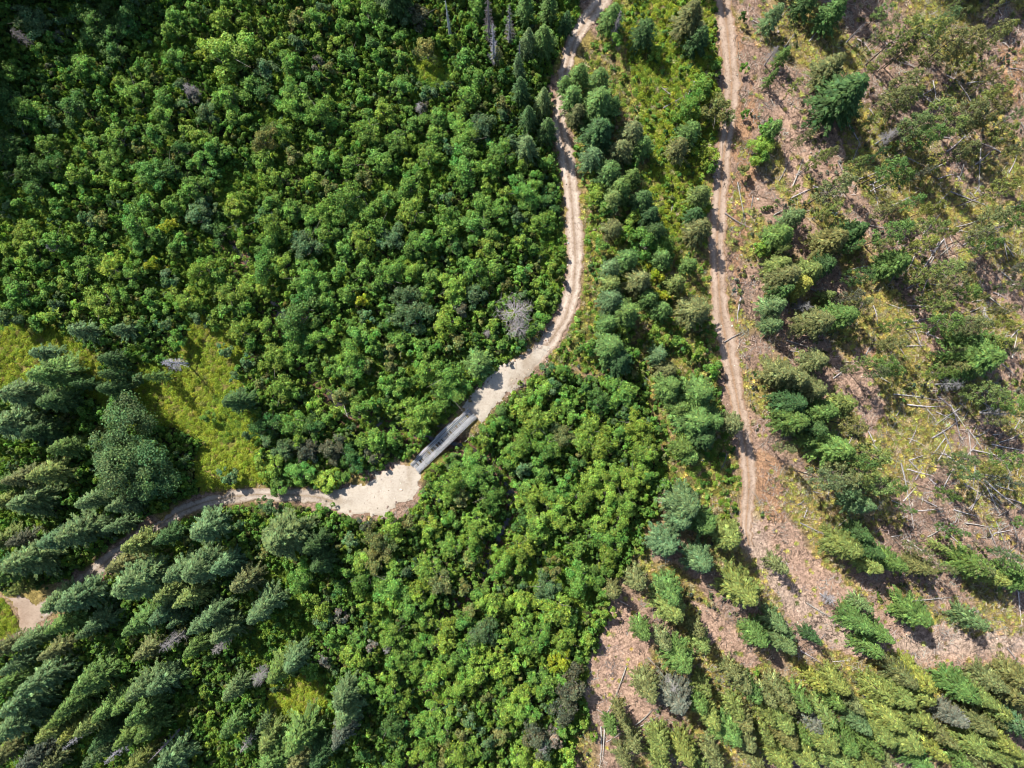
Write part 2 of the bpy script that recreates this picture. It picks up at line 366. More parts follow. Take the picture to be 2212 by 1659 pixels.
def tubes(paths, sides=5):
    """paths: list of (points (k,3), radii (k,)) -> one mesh arrays"""
    Vs, Fs, off = [], [], 0
    for P, r in paths:
        P = np.asarray(P, float); k = len(P)
        T = unit(np.gradient(P, axis=0)); up = np.array([0, 0, 1.0]) if abs(T[0][2]) < 0.9 else np.array([1.0, 0, 0])
        A = unit(np.cross(T, up)); B = np.cross(T, A)
        th = np.linspace(0, 2*np.pi, sides, endpoint=False)
        ring = P[:, None, :] + (A[:, None, :]*np.cos(th)[None, :, None] + B[:, None, :]*np.sin(th)[None, :, None])*np.asarray(r)[:, None, None]
        Vs.append(ring.reshape(-1, 3))
        for i in range(k-1):
            for j in range(sides):
                j2 = (j+1) % sides
                Fs.append((off+i*sides+j, off+i*sides+j2, off+(i+1)*sides+j2, off+(i+1)*sides+j))
        if sides == 4:
            Fs.append((off, off+1, off+2, off+3)); e = off+(k-1)*sides; Fs.append((e+3, e+2, e+1, e))
        else:
            # close ends with a fan of quads (degenerate-free for 5/6 sides)
            e = off+(k-1)*sides
            for base, sgn in ((off, -1), (e, 1)):
                q = [base+j for j in range(sides)]
                Fs.append((q[0], q[1], q[2], q[3]) if sgn < 0 else (q[3], q[2], q[1], q[0]))
                if sides >= 6: Fs.append((q[0], q[3], q[4], q[5]) if sgn < 0 else (q[5], q[4], q[3], q[0]))
        off += k*sides
    return np.concatenate(Vs), np.array(Fs)

# ------------------------------------------------------------------ ground sheet
def axis_coords(lo, hi, fine, far):
    a = np.arange(lo, hi+1e-6, fine)
    g = [];  s = fine; v = hi
    while v < far: s *= 1.25; v += s; g.append(v)
    h_ = []; s = fine; v = lo
    while v > -far: s *= 1.25; v -= s; h_.append(v)
    return np.array(h_[::-1] + list(a) + g)
gx = axis_coords(-118, 124, 0.42, 1500); gy = axis_coords(-92, 92, 0.42, 1500)
GX, GY = np.meshgrid(gx, gy, indexing='ij')
shape = GX.shape; fx, fy = GX.ravel(), GY.ravel()
GZ = terrain(fx, fy)
near = np.clip(1-np.maximum(np.abs(fx)-125, np.abs(fy)-95)/50, 0, 1)
GZ = GZ + (n1(fx, fy)-0.5)*0.10*near
Z = zones(fx, fy)
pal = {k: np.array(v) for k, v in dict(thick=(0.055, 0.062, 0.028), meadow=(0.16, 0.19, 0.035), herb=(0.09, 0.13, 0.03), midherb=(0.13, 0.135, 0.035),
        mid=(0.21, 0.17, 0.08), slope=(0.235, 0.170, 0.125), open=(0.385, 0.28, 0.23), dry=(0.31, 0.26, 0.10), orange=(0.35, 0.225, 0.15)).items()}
col = np.tile(pal['slope'], (len(fx), 1))
a = n9(fx+20, fy*0.8+77); b = n3(fx*0.9+11, fy+31)
tg = np.clip((streak(fx, fy)-0.5)*9+0.35, 0, 1)[:, None]
col = pal['open']*0.8*(1-tg) + pal['dry']*0.85*tg
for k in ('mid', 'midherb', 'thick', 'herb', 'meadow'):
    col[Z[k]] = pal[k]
mm = Z['mid']; tg2 = np.clip((b-0.5)*4+0.5, 0, 1)[:, None]
col[mm] = ((pal['mid'])*(1-tg2) + pal['midherb']*tg2)[mm]
mm = Z['meadow']; col[mm] = (pal['meadow']*(1-tg2*0.4) + np.array((0.34, 0.24, 0.13))*tg2*0.4)[mm]
for k in ('dry', 'open', 'orange'):
    mm = Z[k] & ~Z['thick']; col[mm] = pal[k]
# grey-brown verge beside the tracks; damp earth in the creek bed
vg = np.clip(1-Z['road']/9.0, 0, 1)[:, None]*(~Z['slope'])[:, None]*0.7
col = col*(1-vg) + np.array((0.27, 0.21, 0.12))*vg
wd_ = seg_dist(*Z['d'], WORN); ww = np.clip(1.5-wd_/(22+10*b), 0, 1)[:, None]*.9
col = col*(1-ww)+np.array((0.40, 0.325, 0.285))*ww
cd = seg_dist(fx, fy, CREEK_M); cw = np.clip(1.3-cd/2.4, 0, 1)[:, None]
col = col*(1-cw) + np.array((0.20, 0.12, 0.095))*cw
ix = np.arange(shape[0]*shape[1]).reshape(shape)
GF = np.stack([ix[:-1, :-1], ix[1:, :-1], ix[1:, 1:], ix[:-1, 1:]], -1).reshape(-1, 4)
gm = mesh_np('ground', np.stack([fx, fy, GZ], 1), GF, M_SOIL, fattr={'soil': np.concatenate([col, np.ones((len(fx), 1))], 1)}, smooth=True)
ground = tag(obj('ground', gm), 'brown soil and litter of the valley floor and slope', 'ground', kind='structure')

# ------------------------------------------------------------------ roads
def resample(line, step):
    P = np.array(line, float); d = np.r_[0, np.cumsum(np.hypot(*np.diff(P, axis=0).T))]
    s = np.arange(0, d[-1], step)
    # catmull-like smoothing by interpolating then averaging
    q = np.stack([np.interp(s, d, P[:, 0]), np.interp(s, d, P[:, 1])], 1)
    for _ in range(int(14/step*2)):
        q[1:-1] = (q[:-2]+q[1:-1]*2+q[2:])/4
    return q
def ribbon(name, line, widths, material, label, lift=0.05, rut=0.07, ragged=1.0):
    q = resample(line, 3.0); n = len(q)
    T = unit(np.gradient(q, axis=0)); Nn = np.stack([-T[:, 1], T[:, 0]], 1)
    wl = np.interp(np.linspace(0, 1, n), np.linspace(0, 1, len(widths)), widths)/2
    cols = 25; u = np.linspace(-1, 1, cols)
    g = np.random.default_rng(abs(hash(name)) % 999 if False else len(name)*7)
    e1 = np.convolve(g.normal(0, 1, n+6), np.ones(3)/3, 'same')[3:-3]*ragged*2.6+np.convolve(g.normal(0, 1, n), np.ones(17)/17, 'same')*8
    e2 = np.convolve(g.normal(0, 1, n+6), np.ones(3)/3, 'same')[3:-3]*ragged*2.6+np.convolve(g.normal(0, 1, n), np.ones(17)/17, 'same')*8
    Wd = np.where(u[None, :] < 0, (wl+e1)[:, None], (wl+e2)[:, None])*u[None, :]
    DX = q[:, 0][:, None]+Nn[:, 0][:, None]*Wd; DY = q[:, 1][:, None]+Nn[:, 1][:, None]*Wd
    X, Y = sheet(DX, DY)
    z = terrain(X, Y)
    X2, Y2 = sheet(DX, DY, z); z = terrain(X2, Y2)
    prof = lift*(1-np.abs(u)**6)*1.0 + 0.03 - rut*np.exp(-((np.abs(u)-0.5)/0.16)**2)*0.6
    Zv = z + prof[None, :] + 0.05
    ids = np.arange(n*cols).reshape(n, cols)
    F = np.stack([ids[:-1, :-1], ids[1:, :-1], ids[1:, 1:], ids[:-1, 1:]], -1).reshape(-1, 4)
    me = mesh_np(name, np.stack([X2.ravel(), Y2.ravel(), Zv.ravel()], 1), F, material, fattr={'across': np.tile(u, n)}, smooth=True)
    return tag(obj(name, me), label, 'track', kind='structure')
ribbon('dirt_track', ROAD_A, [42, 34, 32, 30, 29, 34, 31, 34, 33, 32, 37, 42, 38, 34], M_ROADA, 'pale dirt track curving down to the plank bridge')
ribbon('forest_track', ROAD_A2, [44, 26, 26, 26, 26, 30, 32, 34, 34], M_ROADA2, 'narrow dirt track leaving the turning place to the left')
ribbon('hillside_track', ROAD_B, [38, 36, 40, 36, 33, 30, 36, 38, 33, 36, 42, 38, 33, 30, 32, 30, 14], M_ROADB, 'pinkish dirt track running top to bottom on the right')

def sheet_patch(name, poly, material, label, lift=0.10):
    xs = [p[0] for p in poly]; ys = [p[1] for p in poly]
    st = 2.5
    ax_ = np.arange(min(xs)-6, max(xs)+7, st); ay_ = np.arange(min(ys)-6, max(ys)+7, st)
    A, B = np.meshgrid(ax_, ay_, indexing='ij'); x, y = sheet(A.ravel(), B.ravel())
    jx = A.ravel()+(n3(x, y)-0.5)*14+(n1(x, y)-0.5)*14+(nh(x, y)-0.5)*7; jy = B.ravel()+(n3(y+7, x)-0.5)*14+(n1(y+7, x)-0.5)*14+(nh(y+7, x)-0.5)*7
    keep = inside(jx, jy, poly).reshape(A.shape)
    z = terrain(x, y); dd = seg_dist(jx, jy, poly, True)
    zz = z + 0.045 + lift*np.clip(dd/10, 0, 1) + (n1(x, y)-0.5)*0.05
    ids = np.arange(A.size).reshape(A.shape)
    q = np.stack([ids[:-1, :-1], ids[1:, :-1], ids[1:, 1:], ids[:-1, 1:]], -1).reshape(-1, 4)
    kk = keep.ravel()[q].sum(1) >= 4; q = q[kk][:, ::-1]
    me = mesh_np(name, np.stack([x, y, zz], 1), q, material, fattr={'across': np.clip(0.35+(n3(x, y)-0.5)*0.8, 0, 0.8)}, smooth=True)
    return tag(obj(name, me), label, 'gravel', kind='structure')
sheet_patch('track_junction', SPUR_POLY, M_JUNC, 'short bare piece of dirt track near the left edge')
sheet_patch('gravel_turning_place', PAD, M_PAD, 'pale gravel turning place at the lower end of the bridge')
sheet_patch('gravel_approach', APPROACH, M_PAD, 'pale gravel spread on the upper bridge approach', 0.14)

# creek water
mw, tw = mat('creek_water')
pw = N(tw, 'ShaderNodeBsdfPrincipled'); pw.inputs['Base Color'].default_value = (0.035, 0.03, 0.022, 1); pw.inputs['Roughness'].default_value = 0.08
nw = N(tw, 'ShaderNodeTexNoise'); nw.inputs['Scale'].default_value = 2.5; bw = N(tw, 'ShaderNodeBump'); bw.inputs['Strength'].default_value = 0.25
tw.links.new(nw.outputs[0], bw.inputs['Height']); tw.links.new(bw.outputs[0], pw.inputs['Normal'])
ow = N(tw, 'ShaderNodeOutputMaterial'); tw.links.new(pw.outputs[0], ow.inputs[0])
cq = resample(CREEK, 4.0); cT = unit(np.gradient(cq, axis=0)); cN = np.stack([-cT[:, 1], cT[:, 0]], 1)
cwid = 7 + 3*np.sin(np.arange(len(cq))*0.23)
cx0, cy0 = sheet(*(cq.T)); zc = terrain(cx0, cy0); zc = np.convolve(np.pad(zc, 8, 'edge'), np.ones(17)/17, 'valid')+0.22
rows = []
for s_ in (-1, 0, 1):
    x, y = sheet(cq[:, 0]+cN[:, 0]*cwid*s_, cq[:, 1]+cN[:, 1]*cwid*s_); rows.append(np.stack([x, y, zc], 1))
V = np.stack(rows, 1).reshape(-1, 3); ids = np.arange(len(V)).reshape(-1, 3)
F = np.stack([ids[:-1, :-1], ids[1:, :-1], ids[1:, 1:], ids[:-1, 1:]], -1).reshape(-1, 4)
tag(obj('creek', mesh_np('creek', V, F, mw, smooth=True)), 'dark narrow creek under the bridge', 'creek', kind='structure')

# ------------------------------------------------------------------ plant models (built once, copied later)
def broad_crown(seed, rad, height, n, leaf=0.26, lobes=14, flat=0.75):
    """crown of leafy lobes, origin at the ground under the trunk"""
    g = np.random.default_rng(seed)
    L = []
    for i in range(lobes):
        a = g.uniform(0, 2*np.pi); q = math.sqrt(g.uniform(0.0, 1.0)); rr = rad*0.72*q
        zz = height*(1-0.30*g.random()) - rad*0.2 - (q**2)*height*0.42*g.uniform(0.4, 1.2)
        ex = 1+0.28*math.cos(2*a+seed)+0.18*math.cos(3*a+seed*1.7)
        L.append((rr*math.cos(a)*ex*1.08, rr*math.sin(a)*ex*1.08, zz, rad*g.choice([g.uniform(0.13, 0.22), g.uniform(0.2, 0.36)])))
    L.append((0, 0, height-rad*0.3, rad*0.3))
    L = np.array(L); wgt = L[:, 3]**2; idx = g.choice(len(L), n, p=wgt/wgt.sum())
    # second level: tufts on each lobe
    tuft = unit(g.normal(0, 1, (len(L), 11, 3)) + np.array([0, 0, 0.5]))
    ti = g.integers(0, 11, n); tdir = tuft[idx, ti]
    d = unit(tdir + g.normal(0, 0.27, (n, 3)))
    sh = g.uniform(0.55, 1.12, n)[:, None]
    cen = L[idx, :3] + d*L[idx, 3][:, None]*sh*np.array([1, 1, flat])
    cen[:, 2] = np.maximum(cen[:, 2], 0.15)
    nor = unit(d*0.8 + g.normal(0, 0.6, (n, 3)) + np.array([0, 0, 0.55]))
    ln = leaf*g.uniform(0.7, 1.5, n); wd = ln*g.uniform(0.5, 0.8, n)
    V, F, tone = cards(cen, nor, g.normal(0, 1, (n, 3)), ln, wd, g, 0.14, 0.30, 0.1)
    lt = np.exp(g.normal(0, .16, (len(L), 1)))*(1+g.normal(0, .09, (len(L), 4))*np.array([1, 0, .8, 0])); lt[:, 3] = 1
    return V, F, tone*np.repeat(lt[idx], 4, 0)
def broad_trunk(seed, rad, height, sides=5):
    g = np.random.default_rng(seed+500); P = []
    for k in range(4):
        a = g.uniform(0, 6.28); b0 = np.array([math.cos(a)*0.12, math.sin(a)*0.12, -0.15]); tip = np.array([math.cos(a)*rad*0.5, math.sin(a)*rad*0.5, height*0.82])
        m1 = b0*0.6+tip*0.4 + np.array([-math.sin(a), math.cos(a), 0.6])*0.15*rad*0.5
        pts = np.array([b0, m1*0.55+b0*0.45, m1, (m1+tip)/2+g.normal(0, 0.08, 3), tip]); r0 = 0.05+0.028*height*0.6
        P.append((pts, np.array([1, 0.8, 0.6, 0.38, 0.12])*r0*(1.0 if k == 0 else 0.7)))
        for _ in range(3):
            s = pts[g.integers(1, 4)]; e = s+np.array([g.normal(0, .35)*rad, g.normal(0, .35)*rad, rad*0.3])
            P.append((np.array([s, (s+e)/2+[0, 0, .1], e]), np.array([0.35, 0.22, 0.08])*r0))
    return tubes(P, sides)
def fir_crown(seed, h, rad, z0=0.12, nb=130, power=0.85, spray=0.62, irregular=0.18, per=8):
    """whorled drooping branches carrying flat needle sprays"""
    g = np.random.default_rng(seed); cen = []; nor = []; ax = []; ln = []; bt = []
    lop = g.uniform(0, 6.28)
    for i in range(nb):
        t = (i+g.random())/nb; t = t**0.80; z = h*(z0+(1-z0)*t)
        a = i*2.39996+g.normal(0, 0.18)
        env = (1-t)**power*1.0; env = min(env, 0.62+1.6*t) if t < 0.25 else env
        Lb = rad*env*(1+g.normal(0, irregular)+0.12*math.cos(a-lop))+0.22
        dirh = np.array([math.cos(a), math.sin(a), 0]); side = np.array([-math.sin(a), math.cos(a), 0])
        droop = 0.32*Lb*(1-t)*1.1; rise = 0.25*t
        m = max(3, int(per*Lb/rad+2))
        for j in range(m):
            s = 0.22+0.78*(j+0.5)/m
            base = dirh*Lb*s + np.array([0, 0, z - droop*s*s + rise*Lb*s])
            sl = spray*(1.25-0.75*s)*g.uniform(0.8, 1.25)*min(1, 0.45+Lb/rad)
            for sg in (-1, 1):
                v = unit((dirh*0.95 + side*sg*0.75 + np.array([0, 0, -0.22]))[None])[0]
                cen.append(base + v*sl*0.45 + g.normal(0, 0.05, 3)); ax.append(v + g.normal(0, 0.12, 3)); ln.append(sl)
                nor.append(np.array([0, 0, 1.0]) + dirh*0.25 + side*sg*0.3 + g.normal(0, 0.28, 3))
            if j % 2 == 1:
                cen.append(base+g.normal(0, .06, 3)+np.array([0, 0, .06])); ax.append(dirh+g.normal(0, .3, 3)); ln.append(sl*0.8); nor.append(np.array([0, 0, 1.0])+g.normal(0, .4, 3))
        bt += [math.exp(g.normal(0, .22))]*(len(cen)+1-len(bt))
        cen.append(dirh*Lb + np.array([0, 0, z-droop+rise*Lb])); ax.append(dirh+np.array([0, 0, -0.3])); ln.append(spray*0.7); nor.append(np.array([0, 0, 1.0])+dirh*0.4)
    cen = np.array(cen); n = len(cen); ln = np.array(ln)*g.uniform(0.85, 1.2, n)
    V, F, tone = cards(cen, np.array(nor), np.array(ax), ln, ln*g.uniform(0.26, 0.40, n), g, 0.10, 0.26, 0.12)
    bt = np.repeat(np.array(bt), 4)[:, None]; tone[:, :3] *= bt
    return V, F, tone
def pine_crown(seed, h, rad, z0=0.42, clumps=46, n=1900, leaf=0.34):
    """open crown: tufts at the ends of irregular limbs"""
    g = np.random.default_rng(seed); L = []
    for i in range(clumps):
        t = (i+g.random())/clumps; a = i*2.4+g.normal(0, .4)
        r = rad*(math.sin(math.pi*min(1, 0.18+t*0.80))**0.7)*g.uniform(0.35, 1.0)
        L.append((r*math.cos(a), r*math.sin(a), h*(z0+(1-z0)*t)-0.12*r, rad*g.uniform(0.15, 0.27)))
    L = np.array(L); idx = g.integers(0, len(L), n); d = unit(g.normal(0, 1, (n, 3))*np.array([1, 1, .8]))
    cen = L[idx, :3] + d*L[idx, 3][:, None]*g.uniform(0.3, 1.1, n)[:, None]*np.array([1.15, 1.15, 0.6])
    out = unit(cen*np.array([1, 1, 0])+1e-3)
    ax = d + out*0.8 + g.normal(0, .3, (n, 3)); nor = g.normal(0, .5, (n, 3))+np.array([0, 0, 1.0])+d*0.4
    ln = leaf*g.uniform(.8, 1.6, n)
    return cards(cen, nor, ax, ln, ln*g.uniform(.28, .45, n), g, 0.12, 0.28, 0.1), L
def conifer_trunk(seed, h, r0=None, limbs=None, sides=6):
    g = np.random.default_rng(seed+900); r0 = r0 or 0.012*h+0.06
    zs = np.linspace(0, 1, 6); P = [(np.stack([np.sin(zs*2+seed)*0.02*h*0.3, np.cos(zs*2+seed)*0.02*h*0.3-0.006*h, zs*h*0.985-0.2], 1), r0*(1-zs*0.93))]
    if limbs is not None:
        for l in limbs[::2]:
            zt = max(l[2]-0.12*math.hypot(l[0], l[1])-0.2, 0.2*h)
            P.append((np.array([(0, 0, zt-.3), (l[0]*.5, l[1]*.5, zt+.05), (l[0], l[1], l[2])]), np.array([0.07, 0.05, 0.02])*max(1, r0*4)))
    else:
        for k in range(16):
            a = g.uniform(0, 6.28); z = h*g.uniform(0.12, 0.8); L = 0.12*h*(1-z/h)+.3
            P.append((np.array([(0, 0, z), (math.cos(a)*L*.5, math.sin(a)*L*.5, z), (math.cos(a)*L, math.sin(a)*L, z-.12*L)]), np.array([.05, .035, .012])))
    return tubes(P, sides)
def dead_branches(seed, h, rad, nb, twigs=3, thick=0.05, z0=0.2, down=-0.1, spread=1.0):
    g = np.random.default_rng(seed); P = []
    for i in range(nb):
        t = (i+g.random())/nb; z = h*(z0+(1-z0)*t); a = i*2.4+g.normal(0, .4)
        L = rad*(1-t*0.8*spread)*g.uniform(.55, 1.1); dh = np.array([math.cos(a), math.sin(a), 0])
        p0 = np.array([0, 0, z]); p2 = p0+dh*L+np.array([0, 0, L*g.uniform(down-.25, down+.45)]); p1 = (p0+p2)/2+np.array([0, 0, .1*L])+g.normal(0, .04*L, 3)
        P.append((np.array([p0, p1, p2]), np.array([1, .7, .25])*thick*(0.6+.5*L/rad)))
        for k in range(twigs):
            s = g.uniform(.3, .95); b = p0*(1-s)+p2*s; e = b+dh*L*.3*g.uniform(.4, 1)+np.array([-dh[1], dh[0], 0])*L*g.choice([-1, 1])*g.uniform(.15, .42)+np.array([0, 0, g.normal(0, .12)*L])
            P.append((np.array([b, (b+e)/2, e]), np.array([.55, .4, .18])*thick))
    return tubes(P, 4)

class Plant:      # a model: crown and trunk meshes shared by its copies
    def __init__(s, crown, trunk, h, rad, cm, tm):
        s.h, s.rad = h, rad
        s.crown = mesh_np('crown', crown[0], crown[1], cm, tone=crown[2]); s.trunk = mesh_np('trunk', trunk[0], trunk[1], tm, smooth=True)
BROAD = {}
for kk, (rad, hh, n, lobes) in {'s': (1.7, 4.2, 1900, 15), 'm': (2.5, 6.0, 3700, 24), 'l': (3.4, 7.5, 6200, 36)}.items():
    BROAD[kk] = [Plant(broad_crown(10*i+len(kk)+int(rad*7), rad, hh, n, 0.25, lobes), broad_trunk(i+int(rad*3), rad, hh), hh, rad, M_LEAF, M_ALDER) for i in range(5)]
BIG = Plant(broad_crown(78, 9.6, 16.0, 42000, 0.32, 60, 0.8), broad_trunk(77, 9.0, 15.0, 6), 15.0, 9.6, M_NEEDLE, M_BARK)
def lobed_big(): return BIG
FIR = [Plant(fir_crown(200+i, 20.0, 3.9, 0.08, 140, [.78, .92, .7][i % 3], 0.95, 0.15, 10), conifer_trunk(i, 20.0), 20.0, 3.9, M_NEEDLE, M_BARK) for i in range(6)]
YFIR = [Plant(fir_crown(300+i, 9.5, 2.5, 0.04, 80, [.68, .85][i % 2], 0.72, 0.15, 8), conifer_trunk(20+i, 9.5), 9.5, 2.5, M_NEEDLE, M_BARK) for i in range(5)]
PINE = []
for i in range(6):
    c, L = pine_crown(400+i, 14.0, 2.7, 0.48 if i < 3 else 0.3, 36+i*4, 1700+i*110, 0.36)
    PINE.append(Plant(c, conifer_trunk(40+i, 14.0, 0.17, L), 14.0, 2.7, M_NEEDLE, M_BARK))

# tints (linear leaf albedo)
TB = dict(g=(0.122, 0.232, 0.044), y=(0.175, 0.272, 0.044), d=(0.070, 0.145, 0.036), b=(0.100, 0.168, 0.068), o=(0.170, 0.190, 0.062), Y=(0.26, 0.30, 0.026), k=(0.095, 0.108, 0.064), r=(0.18, 0.17, 0.135))
TC = dict(g=(0.088, 0.152, 0.038), y=(0.142, 0.180, 0.048), d=(0.047, 0.092, 0.028), b=(0.092, 0.148, 0.058), o=(0.122, 0.136, 0.050), Y=(0.18, 0.195, 0.04), k=(0.088, 0.098, 0.062), r=(0.125, 0.135, 0.100))
CW = dict(g='green', y='yellowish', d='dark', b='bluish', o='olive', Y='yellow', k='brownish', r='greyish')
